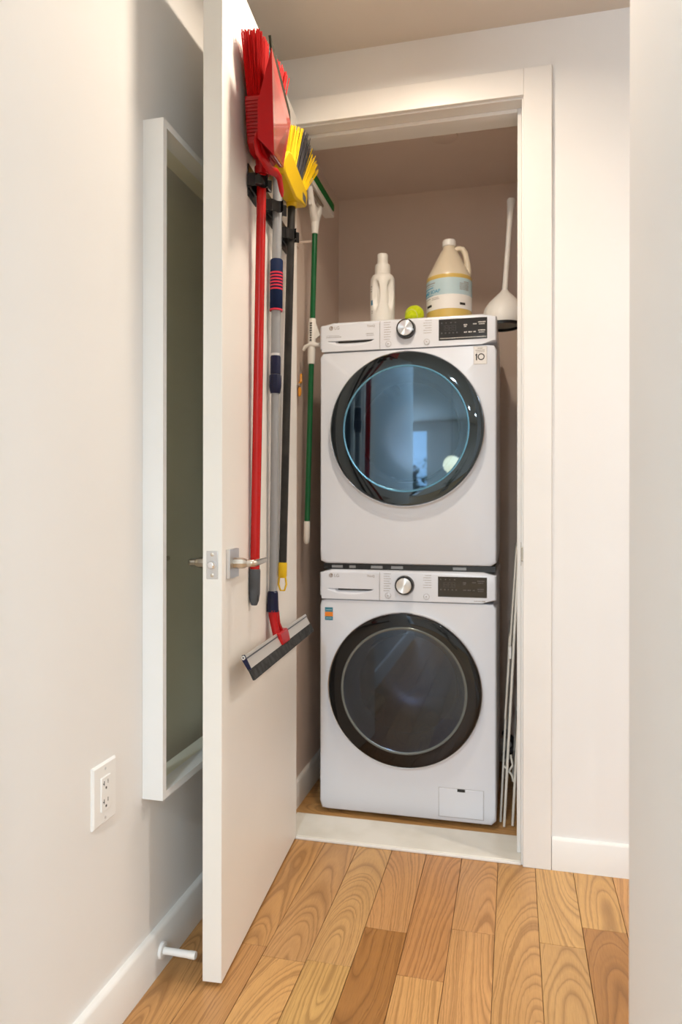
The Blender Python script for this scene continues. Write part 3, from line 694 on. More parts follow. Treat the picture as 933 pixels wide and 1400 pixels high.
    base = len(vs)
    dm.add(vs, fs)
    dr = obj('detergent_drawer', dm, M['white_gloss'], t, smooth=50)
    obj('drawer_slot', MB().box((0.086, fy + 0.006, pz - 0.0050), (0.205, fy + 0.020, pz - 0.0003)), M['slot'], dr)
    obj('seam', MB().box((0.2325, fy - 0.0004, zs + 0.001), (0.2340, fy + 0.004, z1 - 0.006)), M['seam'], pan)
    # brand emblem and lettering
    ex, ez = 0.0625, z1 - 0.0205
    em = obj('emblem', MB().lathe([(0.0072, 0), (0.0072, 0.0006), (0, 0.0006)], (ex, fy - 0.0012, ez), (0, -1, 0), 28), M['ink_logo'], dr)
    e2 = MB().box((ex - 0.0022, fy - 0.0022, ez - 0.003), (ex - 0.0012, fy - 0.0018, ez + 0.003)).box((ex - 0.0022, fy - 0.0022, ez - 0.003), (ex + 0.0012, fy - 0.0018, ez - 0.0022))
    e2.lathe([(0.0007, 0), (0, 0.0004)], (ex - 0.0036, fy - 0.0018, ez + 0.0024), (0, -1, 0), 10)
    arc = [(ex + 0.0048 * math.cos(a), fy - 0.0018, ez + 0.0048 * math.sin(a)) for a in [math.radians(d) for d in range(90, 361, 18)]]
    e2.tube(arc, 0.0005, 6).tube([(ex + 0.0012, fy - 0.0018, ez), (ex + 0.0048, fy - 0.0018, ez)], 0.0005, 6)
    obj('emblem_face', e2, M['white_gloss'], em, merge=False)
    fy2 = fy - 0.0012
    TD = lambda x0, z0_: (lambda u, v, w: (x0 + u, fy2 - 0.0003 - w, z0_ + v))
    obj('lettering', text_mb('LG', TD(0.0735, ez - 0.0052), 0.0150, 0.0003), M['ink'], dr)
    obj('lettering', text_mb('ThinQ', TD(0.1880, z1 - 0.0235), 0.0105, 0.0003), M['ink'], dr)
    def marks(name, rows, m, parent, y=None):     # lines of print too small to read: short broken dashes
        r_ = random.Random(7 if upper else 8); mb = MB(); yy = fy if y is None else y
        for (xa, xb, z, h) in rows:
            x = xa
            while x < xb - 0.001:
                w = min(r_.uniform(0.002, 0.0065), xb - x)
                mb.box((x, yy - 0.0006, z), (x + w, yy + 0.0004, z + h)); x += w + 0.0011
        o = obj(name, mb, m, parent, merge=False, smooth=0); o['kind'] = 'stuff'; return o
    if upper: marks('fine_print', [(0.045, 0.092, z1 - 0.0475, 0.0014), (0.045, 0.098, z1 - 0.0530, 0.0022), (0.185, 0.212, z1 - 0.0475, 0.003), (0.187, 0.212, z1 - 0.053, 0.0022)], M['seam'], dr, fy2)
    # dial
    kx, kz = (0.322, z1 - 0.0365) if upper else (0.318, z1 - 0.0485)
    if upper: kz = z1 - 0.0375
    dk = obj('dial', MB().lathe([(0.0335, 0), (0.0335, 0.004), (0.0318, 0.010), (0.0300, 0.019), (0.0285, 0.021), (0.0262, 0.0212), (0.0262, 0.0195), (0, 0.0195)], (kx, fy, kz), (0, -1, 0), 48), M['black_gloss'], t)
    fc = MB().lathe([(0.0258, 0.0196), (0.0258, 0.0206), (0.0245, 0.0214), (0.0, 0.0214)], (kx, fy, kz), (0, -1, 0), 64)
    obj('dial_face', fc, M['spun'], dk, origin=(kx, fy, kz), smooth=20)
    for xs_, rows in ((1, 8), (-1, 6)):
        rws = []
        for k in range(rows):
            zz = z1 - 0.012 - 0.0082 * k - (0.002 if xs_ < 0 else 0)
            if xs_ == 1: rws.append((0.247, 0.247 + 0.024 - 0.004 * (k % 2), zz, 0.0016))
            else: rws.append((0.381 + 0.006 * (k % 3 == 0), 0.408, zz, 0.0016))
        mk = marks('cycle_names', rws, M['ink'], pan)
    for bx in (0.262, 0.392):
        bz = z1 - 0.0845
        bt_ = obj('button', MB().lathe([(0.0108, 0), (0.0108, 0.0012), (0.0098, 0.0020), (0, 0.0020)], (bx, fy, bz), (0, -1, 0), 28), M['white_gloss'], pan)
        obj('button_ring', MB().lathe([(0.0098, 0.0021), (0.0098, 0.0025), (0.0090, 0.0025), (0.0090, 0.0021)], (bx, fy, bz), (0, -1, 0), 28, cap=False), M['ink'], bt_)
        obj('button_mark', MB().prism([(bx - 0.002, fy - 0.0021, bz - 0.0022), (bx - 0.002, fy - 0.0021, bz + 0.0026), (bx + 0.0026, fy - 0.0021, bz + 0.0002)], (0, -0.0004, 0)), M['ink'], bt_)
    # display
    sx0, sx1, sz0, sz1 = (0.432, 0.590, z1 - 0.083, z1 - 0.013) if upper else (0.430, 0.590, z1 - 0.083, z1 - 0.016)
    sc_ = obj('display', MB().box((sx0, fy - 0.0012, sz0), (sx1, fy + 0.002, sz1)), M['screen'], t, bevel=0.0005)
    sy = fy - 0.0013
    sg = MB()
    def seg7(x, z, w, h, on='abcdefg'):
        s_ = 0.0013
        for c, (a, b, c_, d) in dict(a=(0, h, w, h), d=(0, 0, w, 0), g=(0, h / 2, w, h / 2), f=(0, h / 2, 0, h), e=(0, 0, 0, h / 2), b=(w, h / 2, w, h), c=(w, 0, w, h / 2)).items():
            if c in on: sg.box((x + a - s_ / 2 + 0.0004, sy - 0.0003, z + b - s_ / 2 + 0.0004), (x + c_ + s_ / 2 - 0.0004, sy + 0.0002, z + d + s_ / 2 - 0.0004))
    for k, on in enumerate(('bc', 'abcdefg', 'abcdefg', 'abcdefg')):
        seg7(sx0 + 0.010 + 0.0125 * k, sz0 + 0.032, 0.0085, 0.017, on)
    obj('display_digits', sg, M['ink_dim'], sc_, merge=False, smooth=0)
    marks('display_icons', [(sx0 + 0.008 + 0.015 * k, sx0 + 0.0125 + 0.015 * k, sz0 + 0.056, 0.003) for k in range(4)] + [(sx0 + 0.008 + 0.0125 * k, sx0 + 0.0125 + 0.0125 * k, sz0 + 0.022, 0.004) for k in range(5)], M['ink_dim'], sc_, sy)
    marks('display_words', [(sx0 + 0.082, sx0 + 0.093, sz0 + 0.046, 0.004), (sx0 + 0.083, sx0 + 0.091, sz0 + 0.041, 0.003), (sx0 + 0.112, sx0 + 0.124, sz0 + 0.048, 0.003), (sx0 + 0.129, sx0 + 0.152, sz0 + 0.053, 0.0035), (sx0 + 0.131, sx0 + 0.150, sz0 + 0.047, 0.0025),
        (sx0 + 0.083, sx0 + 0.093, sz0 + 0.022, 0.0035), (sx0 + 0.097, sx0 + 0.109, sz0 + 0.022, 0.0035), (sx0 + 0.114, sx0 + 0.122, sz0 + 0.022, 0.0035), (sx0 + 0.129, sx0 + 0.151, sz0 + 0.026, 0.0035), (sx0 + 0.131, sx0 + 0.149, sz0 + 0.020, 0.0025)]
        + ([(sx0 + 0.004, sx1 - 0.003, sz0 + 0.0055, 0.0022)] if upper else []), M['ink_white'] if upper else M['ink_dim'], sc_, sy)
    # round door: chrome rim, opaque tinted band, see-through window, inner bowl, drum
    o = (dcx, WY, dcz); ax = (0, -1, 0); R = 0.2595
    rim = obj('door', MB().lathe([(0.2355, -0.001), (R + 0.001, -0.001), (R + 0.002, 0.010), (R, 0.020), (0.214, 0.020), (0.214, 0.004), (0.2355, 0.002), (0.2355, -0.001)], o, ax, 128, cap=False), M['white_plastic'], t)
    obj('door_rim', MB().lathe([(R + 0.0016, 0.012), (R + 0.0024, 0.016), (R + 0.0012, 0.0235), (R - 0.0012, 0.0262), (R - 0.0024, 0.0255), (R - 0.0024, 0.021)], o, ax, 128, cap=False), M['chrome'], rim)
    obj('tinted_band', MB().lathe([(0.212, 0.0296), (0.250, 0.0296), (0.2555, 0.0280), (0.2572, 0.0255), (0.2572, 0.021), (0.212, 0.021), (0.212, 0.0296)], o, ax, 128, cap=False), M['door_band_u'] if upper else M['door_band'], rim, smooth=30)
    g = MB().lathe([(0.2120, 0.0296), (0.0, 0.0296)], o, ax, 128, cap=False)
    obj('door_glass', g, M['glass_u'] if upper else M['glass_l'], rim)
    obj('bowl_edge', MB().lathe([(0.2125, 0.0296), (0.2118, 0.0305), (0.2070, 0.0307), (0.2055, 0.0297)] if upper else [(0.2125, 0.0296), (0.2115, 0.0305), (0.2060, 0.0306), (0.2040, 0.0297)], o, ax, 128, cap=False), M['bowl_edge_u'] if upper else M['bowl_edge_l'], rim)
    obj('inner_bowl_ring', MB().lathe([(0.212, 0.0205), (0.200, 0.016), (0.186, 0.004), (0.180, -0.02), (0.176, -0.05), (0.170, -0.07), (0.176, -0.07), (0.190, -0.03), (0.2, 0.0)], o, ax, 96, cap=False), M['bowl'], rim)
    obj('gasket', MB().lathe([(0.2315, -0.004), (0.222, -0.008), (0.212, -0.03), (0.205, -0.055), (0.2, -0.075), (0.232, -0.075)], o, ax, 96, cap=False), M['gasket'], t)
    drum = MB().lathe([(0.232, -0.075), (0.228, -0.12), (0.226, -0.30), (0.200, -0.36), (0.12, -0.385), (0, -0.39)], o, ax, 64, cap=False)
    dro = obj('drum', drum, M['drum'], t, smooth=60)
    for k in range(3):
        a = PI / 2 + 2 * PI * k / 3 + (0.5 if upper else 0.2)
        c = Vector((dcx + 0.205 * math.cos(a), WY + 0.2, dcz + 0.205 * math.sin(a)))
        obj('drum_paddle', MB().tube([c - Vector((0, 0.09, 0)), c + Vector((0, 0.13, 0))], [0.022, 0.030], 10), M['drum'], dro)
    if not upper:
        fcv = obj('filter_cover', MB().box((0.433, WY - 0.0015, 0.030), (0.580, WY + 0.004, 0.126)), M['white_gloss'], t, bevel=0.006, seg=3)
        obj('cover_outline', MB().box((0.4315, WY - 0.0004, 0.0285), (0.5815, WY + 0.003, 0.1275)), M['seam'], t, bevel=0.006, seg=3)
        obj('cover_latch', MB().box((0.494, WY - 0.0022, 0.116), (0.520, WY + 0.001, 0.1255)), M['slot'], fcv, bevel=0.001)
        st = obj('energy_sticker', MB().box((0.040, WY - 0.0008, 0.668), (0.068, WY + 0.0005, 0.712)), M['teal'], t)
        obj('sticker_panel', MB().box((0.0395, WY - 0.0012, 0.681), (0.0685, WY + 0.0003, 0.6965)), M['sticker_orange'], st)
        for zz in (0.7030, 0.6740): obj('sticker_print', MB().box((0.0430, WY - 0.0012, zz), (0.065, WY + 0.0003, zz + 0.0018)), M['label_blue'], st)
        marks('fine_print', [(0.548, 0.572, z1 - 0.0955, 0.0018), (0.574, 0.586, z1 - 0.0965, 0.0036)], M['ink'], pan)
        for fx in (WX0 + 0.06, WX1 - 0.06):
            for fy_ in (WY + 0.07, WY + 0.53):
                obj('foot', MB().lathe([(0.022, 0), (0.022, 0.006), (0.014, 0.008), (0.014, z0 + 0.004)], (fx, fy_, 0), n=20), M['black'], t)
        # stacking bracket strip between the two machines
        kb = MB().box((WX0 + 0.012, WY + 0.012, z1), (WX1 - 0.004, WY + 0.58, z1 + 0.0185))
        kit = obj('stacking_bracket', kb, M['black'], t)
        for (xa, xb) in ((0.062, 0.100), (0.124, 0.146), (0.27, 0.31), (0.478, 0.522), (0.2, 0.24)):
            obj('bracket_tab', MB().box((xa, WY + 0.009, z1 + 0.005), (xb, WY + 0.013, z1 + 0.014)), M['alu'], kit)
    else:
        tg_ = obj('warranty_tag', MB().box((0.546, WY - 0.0007, z1 - 0.166), (0.589, WY + 0.0005, z1 - 0.107)), M['label_white'], t, bevel=0.0005)
        ol = MB()
        for bx_ in (((0.546, z1 - 0.166), (0.5468, z1 - 0.107)), ((0.5882, z1 - 0.166), (0.589, z1 - 0.107)), ((0.546, z1 - 0.166), (0.589, z1 - 0.1652)), ((0.546, z1 - 0.1078), (0.589, z1 - 0.107))):
            ol.box((bx_[0][0], WY - 0.0011, bx_[0][1]), (bx_[1][0], WY - 0.0006, bx_[1][1]))
        obj('tag_outline', ol, M['ink'], tg_, merge=False)
        tl = MB().box((0.5535, WY - 0.0011, z1 - 0.153), (0.5575, WY - 0.0006, z1 - 0.131))
        tl.box((0.5515, WY - 0.0011, z1 - 0.137), (0.5555, WY - 0.0006, z1 - 0.134))
        tl.lathe([(0.0112, 0), (0.0112, 0.0004), (0.0078, 0.0004), (0.0078, 0)], (0.5705, WY - 0.0007, z1 - 0.142), (0, -1, 0), 30, cap=False)
        obj('tag_numeral', tl, M['ink_black'], tg_, merge=False)
        marks('tag_print', [(0.559, 0.576, z1 - 0.1150, 0.0022), (0.552, 0.583, z1 - 0.1215, 0.0022), (0.554, 0.581, z1 - 0.1265, 0.0016)], M['ink'], tg_, WY - 0.0007)
    return t
M['bowl'] = mat('bowl_glass_edge', (0.30, 0.36, 0.38), 0.12, 0.35)
machine(0.0135, 0.8440, 0.3165, 0.4460, 0.1025, False)
machine(0.8640, 1.6950, 0.3225, 1.3205, 0.1020, True)

# ------------------------------------------------------------------ things on top of the machines
TOP = 1.695
# white detergent bottle with finger hollows
bx, by = 0.216, 0.345
bo_ = thing('detergent_bottle', (bx, by, TOP), 'white detergent bottle with stepped cap on the upper machine', 'bottle')
prof = [(0.0405, 0.0), (0.0435, 0.006), (0.0440, 0.05), (0.0440, 0.165), (0.0425, 0.182), (0.036, 0.193), (0.026, 0.197)]
nb_, hh = 48, 0.0
mb = MB(); vs = []
fine = []
for i in range(len(prof) - 1):
    k = 10 if prof[i + 1][1] - prof[i][1] > 0.05 else 3
    for j in range(k): fine.append((lerp(prof[i][0], prof[i + 1][0], j / k), lerp(prof[i][1], prof[i + 1][1], j / k)))
fine.append(prof[-1])
def dent(a, z):       # two hollows either side of the front grip ridge
    s = 0
    for ac in (-1.98, -0.70):
        da = (a - ac + PI) % (2 * PI) - PI
        e_ = (da / 0.36) ** 2 + ((z - 0.118) / 0.052) ** 2
        if e_ < 1: s = max(s, min(1, (1 - e_) * 2.2))
    return 1 - 0.36 * s
for r, z in fine:
    for j in range(nb_ * 2):
        a = 2 * PI * j / (nb_ * 2)
        r_ = r * dent(a, z)
        vs.append((bx + r_ * math.cos(a), by + r_ * math.sin(a) * 1.0, TOP + z))
n2 = nb_ * 2
mb.add(vs, [(i * n2 + j, i * n2 + (j + 1) % n2, (i + 1) * n2 + (j + 1) % n2, (i + 1) * n2 + j) for i in range(len(fine) - 1) for j in range(n2)] + [tuple(reversed(range(n2)))])
bb = obj('body', mb, M['milk_plastic'], bo_, smooth=50)
obj('cap', MB().lathe([(0.0275, 0.196), (0.0275, 0.226), (0.0262, 0.232), (0.0195, 0.2335), (0.0190, 0.252), (0.0195, 0.266), (0.0180, 0.2705), (0, 0.271)], (bx, by, TOP), n=36), M['milk_plastic'], bo_)
def wrap(cx, cy, r, a0, z0):   # lettering plane wrapped round an upright cylinder
    return lambda u, v, w: (cx + (r + w + 0.0004) * math.cos(a0 + u / r), cy + (r + w + 0.0004) * math.sin(a0 + u / r), z0 + v)
def band(cx, cy, r, a0, a1, z0, z1, n=24, t=0.0006):
    vs = []
    for i in range(n + 1):
        a = lerp(a0, a1, i / n)
        for rr2, z in ((r, z0), (r + t, z0), (r + t, z1), (r, z1)): vs.append((cx + rr2 * math.cos(a), cy + rr2 * math.sin(a), z))
    fs = [(i * 4 + j, i * 4 + (j + 1) % 4, (i + 1) * 4 + (j + 1) % 4, (i + 1) * 4 + j) for i in range(n) for j in range(4)] + [(3, 2, 1, 0), tuple(n * 4 + j for j in range(4))]
    return MB().add(vs, fs)
obj('drop_mark', band(bx, by, 0.0441, math.radians(-146), math.radians(-133), TOP + 0.083, TOP + 0.100), M['ink_blue'], bb)
for zz, d0, d1 in ((0.148, -150, -138), (0.140, -152, -142), (0.131, -150, -139), (0.060, -140, -133), (0.053, -140, -134)):
    obj('print', band(bx, by, 0.0441, math.radians(d0), math.radians(d1), TOP + zz, TOP + zz + 0.003, 6), M['ink'], bb)

# tennis ball
tb = thing('ball', (0.337, 0.30, TOP), 'yellow-green tennis ball on the upper machine between the two bottles', 'ball')
rB = 0.0335; cB = Vector((0.337, 0.30, TOP + rB))
obj('felt', MB().lathe([(rB * math.sin(PI * i / 20), -rB * math.cos(PI * i / 20)) for i in range(21)], cB, n=36, cap=False), M['tennis'], tb)
sp_ = []
for i in range(81):
    a = 2 * PI * i / 80; A, B_ = 0.75, 0.25
    v = Vector((A * math.cos(a) + B_ * math.cos(3 * a), A * math.sin(a) - B_ * math.sin(3 * a), 2 * math.sqrt(A * B_) * math.sin(2 * a)))
    v.rotate(Matrix.Rotation(0.9, 3, 'X')); v.rotate(Matrix.Rotation(0.5, 3, 'Z'))
    sp_.append(cB + v.normalized() * rB)
obj('seam', MB().tube(sp_, 0.0011, 6, cap=False), M['seamline'], tb)

# gallon jug of soap
jx, jy, jr = 0.452, 0.36, 0.0785
jg = thing('soap_jug', (jx, jy, TOP), 'large gallon jug of amber hand soap with pale blue label', 'jug')
obj('body', MB().lathe([(0.070, 0.0), (0.0775, 0.006), (jr, 0.012), (jr, 0.150), (0.0790, 0.162), (0.0755, 0.176), (0.064, 0.196), (0.046, 0.232), (0.030, 0.262), (0.022, 0.274), (0.020, 0.288)], (jx, jy, TOP), n=64), M['jug'], jg, smooth=60)
sp2 = obj('soap', MB().lathe([(jr + 0.0006, 0.006), (jr + 0.0008, 0.012), (jr + 0.0008, 0.152), (0.0797, 0.162), (0.0792, 0.1655)], (jx, jy, TOP), n=64, cap=False), M['soap'], jg); tag(sp2, 'amber soap filling the lower part')
obj('cap', MB().lathe([(0.0215, 0.282), (0.0235, 0.284), (0.0235, 0.300), (0.0215, 0.305), (0, 0.3055)], (jx, jy, TOP), n=40), M['white_plastic'], jg)
obj('handle', MB().tube([(jx + 0.020, jy, TOP + 0.268), (jx + 0.034, jy, TOP + 0.2735), (jx + 0.047, jy, TOP + 0.270), (jx + 0.056, jy, TOP + 0.255), (jx + 0.064, jy, TOP + 0.215), (jx + 0.067, jy, TOP + 0.185), (jx + 0.063, jy, TOP + 0.170)], [0.011, 0.0105, 0.0105, 0.0105, 0.0105, 0.011, 0.012], 14), M['jug'], jg)
R_ = math.radians
lb = obj('label', band(jx, jy, jr + 0.001, R_(-205), R_(25), TOP + 0.046, TOP + 0.095, 48), M['label_white'], jg); tag(lb, 'white lower half of the label')
lb2 = obj('label', band(jx, jy, jr + 0.0011, R_(-205), R_(25), TOP + 0.095, TOP + 0.152, 48), M['label_blue'], jg); tag(lb2, 'pale blue upper half of the label')
rl = jr + 0.0018
obj('lettering', text_mb('HAND SOAP', wrap(jx, jy, rl, R_(-176), TOP + 0.1035), 0.0170, 0.0003), M['ink_blue'], lb2)
pm = MB()
def dash(z, d0, d1, h):
    r_ = random.Random(int(z * 1e4)); d = d0
    while d < d1:
        w = min(r_.uniform(1.5, 4), d1 - d); q = band(jx, jy, rl, R_(d), R_(d + w), TOP + z, TOP + z + h, 3, 0.0004); pm.add(q.v, q.f); d += w + 0.8
dash(0.137, -165, -122, 0.0038); dash(0.130, -160, -126, 0.0018)
for z in (0.1315, 0.126, 0.121, 0.116, 0.111): dash(z, -58, -30, 0.0022)
dash(0.137, -46, -30, 0.003)
obj('fine_print', pm, M['ink'], lb2, merge=False)['kind'] = 'stuff'
pm = MB(); dash(0.122, -168, -128, 0.003); dash(0.0965, -165, -128, 0.0020)
obj('fine_print', pm, M['ink_blue'], lb2, merge=False)['kind'] = 'stuff'
pm = MB(); dash(0.0865, -160, -138, 0.0016); dash(0.0865, -132, -112, 0.0016); dash(0.081, -132, -110, 0.0022)
obj('fine_print', pm, M['ink'], lb, merge=False)['kind'] = 'stuff'
for d0, d1 in ((-154, -133), (-58, -42)):
    obj('label_badge', band(jx, jy, rl, R_(d0), R_(d1), TOP + 0.0585, TOP + 0.0665, 8, 0.0004), M['ink_black'], lb)

# white plunger standing half over the machine's right edge
pc = Vector((0.634, 0.42, TOP + 0.0))
pl_ = thing('plunger', tuple(pc), 'white plunger with bell head standing at the upper machine right edge', 'plunger')
tilt = Vector((0.068, 0.02, 1)).normalized()
obj('bell', MB().lathe([(0.072, 0.012), (0.0735, 0.016), (0.0725, 0.045), (0.066, 0.070), (0.052, 0.092), (0.032, 0.113), (0.016, 0.128), (0.0115, 0.136), (0.0105, 0.134), (0.030, 0.108), (0.050, 0.086), (0.064, 0.064), (0.070, 0.045), (0.0705, 0.012), (0.072, 0.012)], pc, tilt, 48, cap=False), M['milk_plastic'], pl_, smooth=50)
pr2 = obj('rubber_cup', MB().lathe([(0.062, 0.003), (0.0675, 0.003), (0.0685, 0.010), (0.0675, 0.013), (0.062, 0.012), (0.062, 0.003)], pc, tilt, 40, cap=False), M['black'], pl_, smooth=50); tag(pr2, 'dark rubber rim under the bell')
obj('handle', MB().tube([pc + tilt * 0.132, pc + tilt * 0.20, pc + tilt * 0.35, pc + tilt * 0.40, pc + tilt * 0.455, pc + tilt * 0.462], [0.0100, 0.0092, 0.0092, 0.0105, 0.0150, 0.012], 18), M['milk_plastic'], pl_)

# folded white drying rack leaning in the gap beside the machines
dr_ = thing('drying_rack', (0.655, 0.32, 0.0), 'folded white wire drying rack leaning in the gap beside the machines', 'drying rack')
def frame(xb, xt, zb, zt, y0, y1, r, rungs, name):
    mb = MB()
    p = lambda t, y: Vector((lerp(xb, xt, t), y, lerp(zb, zt, t)))
    mb.tube([p(0, y0), p(0.97, y0), p(1, y0 + 0.02), p(1, y1 - 0.02), p(0.97, y1), p(0, y1)], r, 8)
    fo = obj(name, mb, M['wire'], dr_)
    for k in range(rungs):
        t = lerp(0.12, 0.92, k / max(rungs - 1, 1))
        obj('rung', MB().tube([p(t, y0), p(t, y1)], r * 0.62, 6), M['wire'], fo)
frame(0.645, 0.700, 0.0045, 1.08, 0.235, 0.66, 0.0042, 9, 'leg_frame')
frame(0.672, 0.722, 0.0045, 0.98, 0.250, 0.64, 0.0042, 6, 'leg_frame')
frame(0.633, 0.662, 0.0045, 0.62, 0.270, 0.67, 0.0035, 4, 'leg_frame')
frame(0.648, 0.684, 0.36, 0.92, 0.240, 0.62, 0.003, 6, 'wing_frame')
obj('latch', MB().box((0.660, 0.226, 0.560), (0.668, 0.246, 0.600)), M['white_plastic'], dr_, bevel=0.002)
obj('brace', MB().tube([(0.645, 0.245, 0.20), (0.660, 0.243, 0.185), (0.668, 0.247, 0.175), (0.676, 0.25, 0.15)], 0.0035, 8).tube([(0.666, 0.243, 0.24), (0.672, 0.247, 0.205), (0.660, 0.246, 0.185)], 0.0035, 8), M['wire'], dr_)
hs = thing('drain_hose', (0.69, 0.72, 0), 'dark coiled hose on closet floor behind the drying rack', 'hose')
hp_ = [(0.66 + 0.02 * math.cos(i * 0.45), 0.78 + 0.025 * math.sin(i * 0.45), 0.013 + 0.0062 * i) for i in range(24)]
obj('hose', MB().tube(hp_, 0.012, 10), M['hose'], hs)

# ceiling disc in the closet
dc = thing('ceiling_disc', (0.431, 0.434, CZ), 'flat round cover plate on the closet ceiling', 'cover plate')
obj('disc', MB().lathe([(0.046, 0), (0.0455, -0.003), (0.043, -0.005), (0, -0.005)], (0.431, 0.434, CZ), n=40), M['closet'], dc)

# ------------------------------------------------------------------ left wall: mirror, outlet, door stop
mr = thing('wall_mirror', (XL, -0.50, 0.4165), 'tall white box-framed mirror on the left wall behind the open door', 'mirror')
y0, y1, z0, z1, xo = -0.755, -0.245, 0.4165, 1.911, XL + 0.049
fr_ = obj('frame', MB().box((XL, y0, z0), (xo, y0 + 0.016, z1)).box((XL, y1 - 0.016, z0), (xo, y1, z1)).box((XL, y0 + 0.016, z0), (xo, y1 - 0.016, z0 + 0.016)).box((XL, y0 + 0.016, z1 - 0.016), (xo, y1 - 0.016, z1)), M['frame_white'], mr, merge=False)
obj('glass', MB().box((XL + 0.002, y0 + 0.016, z0 + 0.016), (XL + 0.008, y1 - 0.016, z1 - 0.016)), M['mirror'], mr)
ot = thing('wall_outlet', (XL, -0.911, 0.4915), 'white double wall outlet low on the left wall', 'outlet')
oy, oz = -0.911, 0.4915
pv = []; 
for ins, dx in ((0, 0), (0, 0.003), (0.003, 0.006)):
    pv.append([(XL + dx, oy - 0.041 + ins, oz - 0.060 + ins), (XL + dx, oy + 0.041 - ins, oz - 0.060 + ins), (XL + dx, oy + 0.041 - ins, oz + 0.060 - ins), (XL + dx, oy - 0.041 + ins, oz + 0.060 - ins)])
po = obj('cover_plate', MB().add([p for l in pv for p in l], [(i * 4 + j, i * 4 + (j + 1) % 4, (i + 1) * 4 + (j + 1) % 4, (i + 1) * 4 + j) for i in range(2) for j in range(4)] + [(8, 9, 10, 11)]), M['white_plastic'], ot, smooth=20)
xf = XL + 0.006
rc = obj('receptacle', MB().box((xf - 0.001, oy - 0.0165, oz - 0.0335), (xf + 0.0025, oy + 0.0165, oz + 0.0335)), M['white_plastic'], ot, bevel=0.001)
sx = MB(); xs2 = xf + 0.0022
for zc_ in (0.017, -0.019):
    sx.box((xs2, oy - 0.0085, oz + zc_ + 0.000), (xs2 + 0.0006, oy - 0.0065, oz + zc_ + 0.009)); sx.box((xs2, oy - 0.0115, oz + zc_ + 0.003), (xs2 + 0.0006, oy - 0.0065, oz + zc_ + 0.005))
    sx.box((xs2, oy + 0.0050, oz + zc_ + 0.001), (xs2 + 0.0006, oy + 0.0066, oz + zc_ + 0.009))
    sx.lathe([(0.0026, 0), (0.0026, 0.0006), (0, 0.0006)], (xs2, oy - 0.0005, oz + zc_ - 0.006), (1, 0, 0), 12)
obj('slots', sx, M['slot'], rc, merge=False)
for dz in (-0.0485, 0.0485):
    obj('screw', MB().lathe([(0.0028, 0), (0.0026, 0.0008), (0, 0.001)], (xf, oy, oz + dz), (1, 0, 0), 12), M['steel'], ot)
ds = thing('door_stop', (XL + 0.015, -0.695, 0.049), 'white rod door stop screwed to the left baseboard', 'door stop')
dsb = Vector((XL + 0.015, -0.695, 0.0495))
obj('base_flange', MB().lathe([(0.0185, 0), (0.0185, 0.004), (0.0165, 0.0065), (0.010, 0.007), (0, 0.007)], dsb, (1, 0, 0), 28), M['white_plastic'], ds)
obj('rod', MB().lathe([(0.0080, 0.006), (0.0080, 0.070), (0, 0.070)], dsb, (1, 0, 0), 20), M['white_plastic'], ds)
obj('bumper', MB().lathe([(0.0086, 0.068), (0.0088, 0.071), (0.0088, 0.082), (0.0078, 0.0845), (0, 0.0845)], dsb, (1, 0, 0), 20), M['milk_plastic'], ds)

# ------------------------------------------------------------------ seen only in reflections: ceiling lamps, globe lamp, plant, trees outside; hall lamps are added fill
for i, (lx, ly) in enumerate([LAMP, (2.0, -0.55), (3.1, -0.55), (0.4, -4.0), (0.5, -6.9), (1.4, -6.9)]):  # the two side hall fixtures house the added fill lights
    lb_ = ['round recessed ceiling lamp just in front of the closet', 'round fill lamp added in the side hall ceiling, nearer the closet', 'round fill lamp added in the side hall ceiling, far from the closet', 'round recessed ceiling lamp in the room just past the corridor', 'round recessed ceiling lamp far back in the room', 'round recessed ceiling lamp at far right of the room'][i]
    t = thing('ceiling_lamp', (lx, ly, ZC), lb_, 'lamp', 'recessed ceiling lamps')
    obj('trim_ring', MB().lathe([(0.068, 0), (0.066, -0.006), (0.056, -0.008), (0.054, -0.002)], (lx, ly, ZC), n=28, cap=False), M['white_plastic'], t)
    obj('lens', MB().lathe([(0.054, -0.003), (0, -0.003)], (lx, ly, ZC), n=28, cap=False), M['lens'], t)
gl_ = thing('pendant_lamp', (0.0, -5.5, 1.42), 'glowing round globe pendant in the room behind the camera', 'lamp')
obj('globe', MB().lathe([(0.10 * math.sin(PI * i / 16), -0.10 * math.cos(PI * i / 16)) for i in range(17)], (0, -5.5, 1.53), n=28, cap=False), M['globe'], gl_)
obj('cord', MB().tube([(0, -5.5, 1.62), (0, -5.5, ZC)], 0.003, 6), M['black'], gl_)
pt = thing('potted_plant', (0.62, -5.6, 0), 'tall dark-leaved potted plant in the room behind the camera', 'plant')
obj('pot', MB().lathe([(0.13, 0), (0.17, 0.30), (0.175, 0.32), (0.155, 0.32), (0.15, 0.28), (0, 0.28)], (0.62, -5.6, 0), n=28), M['pot'], pt)
rp = random.Random(5); stm = MB(); lf = MB()
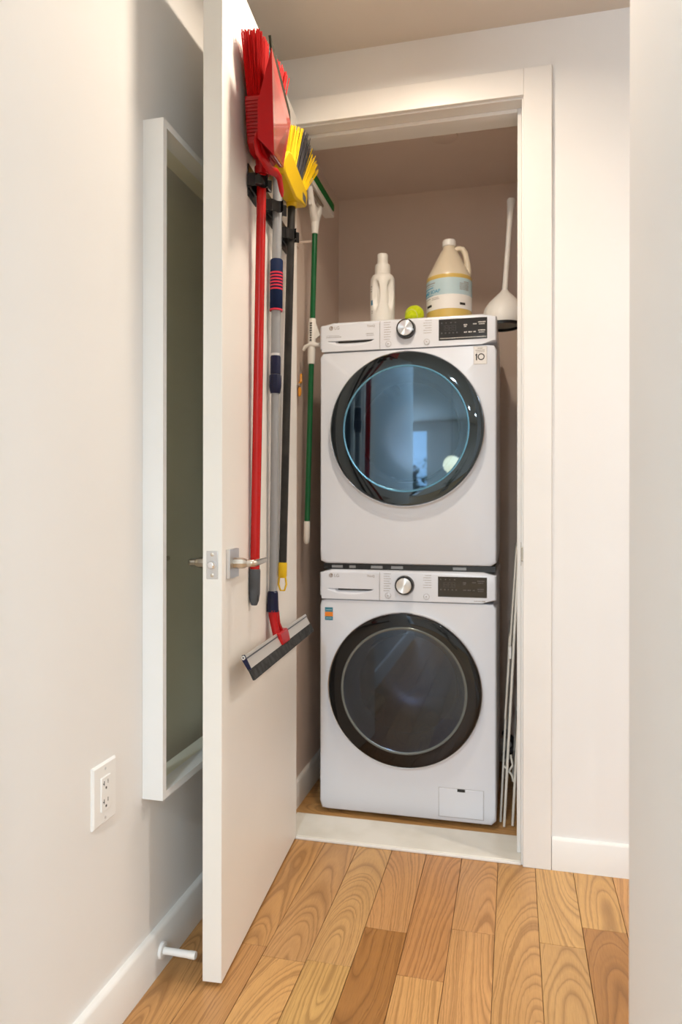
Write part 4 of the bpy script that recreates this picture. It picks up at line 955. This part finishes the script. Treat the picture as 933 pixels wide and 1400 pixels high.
for k in range(16):
    a = rp.uniform(0, 2 * PI); h = rp.uniform(0.7, 1.45); sprd = rp.uniform(0.1, 0.5)
    b0 = Vector((0.62, -5.6, 0.29)); t1 = Vector((0.62 + sprd * math.cos(a), -5.6 + sprd * math.sin(a), h))
    stm.tube([b0, b0.lerp(t1, 0.5) + Vector((0, 0, 0.1)), t1], [0.008, 0.006, 0.004], 6)
    for q in range(9):
        c = b0.lerp(t1, 0.45 + 0.07 * q) + Vector((rp.uniform(-.1, .1), rp.uniform(-.1, .1), rp.uniform(0, .12)))
        d = Vector((rp.uniform(-1, 1), rp.uniform(-1, 1), rp.uniform(-0.5, 0.6))).normalized(); u, v = basis(d)
        ln = rp.uniform(0.08, 0.15); w = ln * 0.32
        lf.add([c, c + d * ln * 0.5 + u * w, c + d * ln - Vector((0, 0, 0.02)), c + d * ln * 0.5 - u * w], [(0, 1, 2), (0, 2, 3)])
obj('stems', stm, M['bark'], pt); x_ = obj('foliage', lf, M['leaf'], pt, smooth=0); x_['kind'] = 'stuff'
for i, (tx, ty) in enumerate([(-3.6, -13.5), (-1.35, -12.2)]):
    t = thing('tree', (tx, ty, -0.1), ['leafy tree outside the far window, left', 'leafy tree outside the far window, right'][i], 'tree')
    obj('trunk', MB().tube([(tx, ty, -0.1), (tx + 0.05, ty, 0.9), (tx, ty, 1.8)], [0.12, 0.09, 0.05], 10), M['bark'], t)
    lf = MB()
    for q in range(500):
        d = Vector((rp.gauss(0, 1), rp.gauss(0, 1), rp.gauss(0, 1))).normalized() * (0.9 * rp.random() ** 0.4)
        c = Vector((tx, ty, 1.35)) + Vector((d.x, d.y, d.z * 0.8)); e_ = Vector((rp.uniform(-1, 1), rp.uniform(-1, 1), rp.uniform(-1, 1))).normalized(); u, v = basis(e_)
        lf.add([c, c + e_ * 0.07 + u * 0.04, c + e_ * 0.14, c + e_ * 0.07 - u * 0.04], [(0, 1, 2), (0, 2, 3)])
    x_ = obj('foliage', lf, M['leaf'], t, smooth=0); x_['kind'] = 'stuff'
struct('ground_outside', MB().box((-6, -16, -0.2), (6, -9.75, -0.1)), M['leaf'])
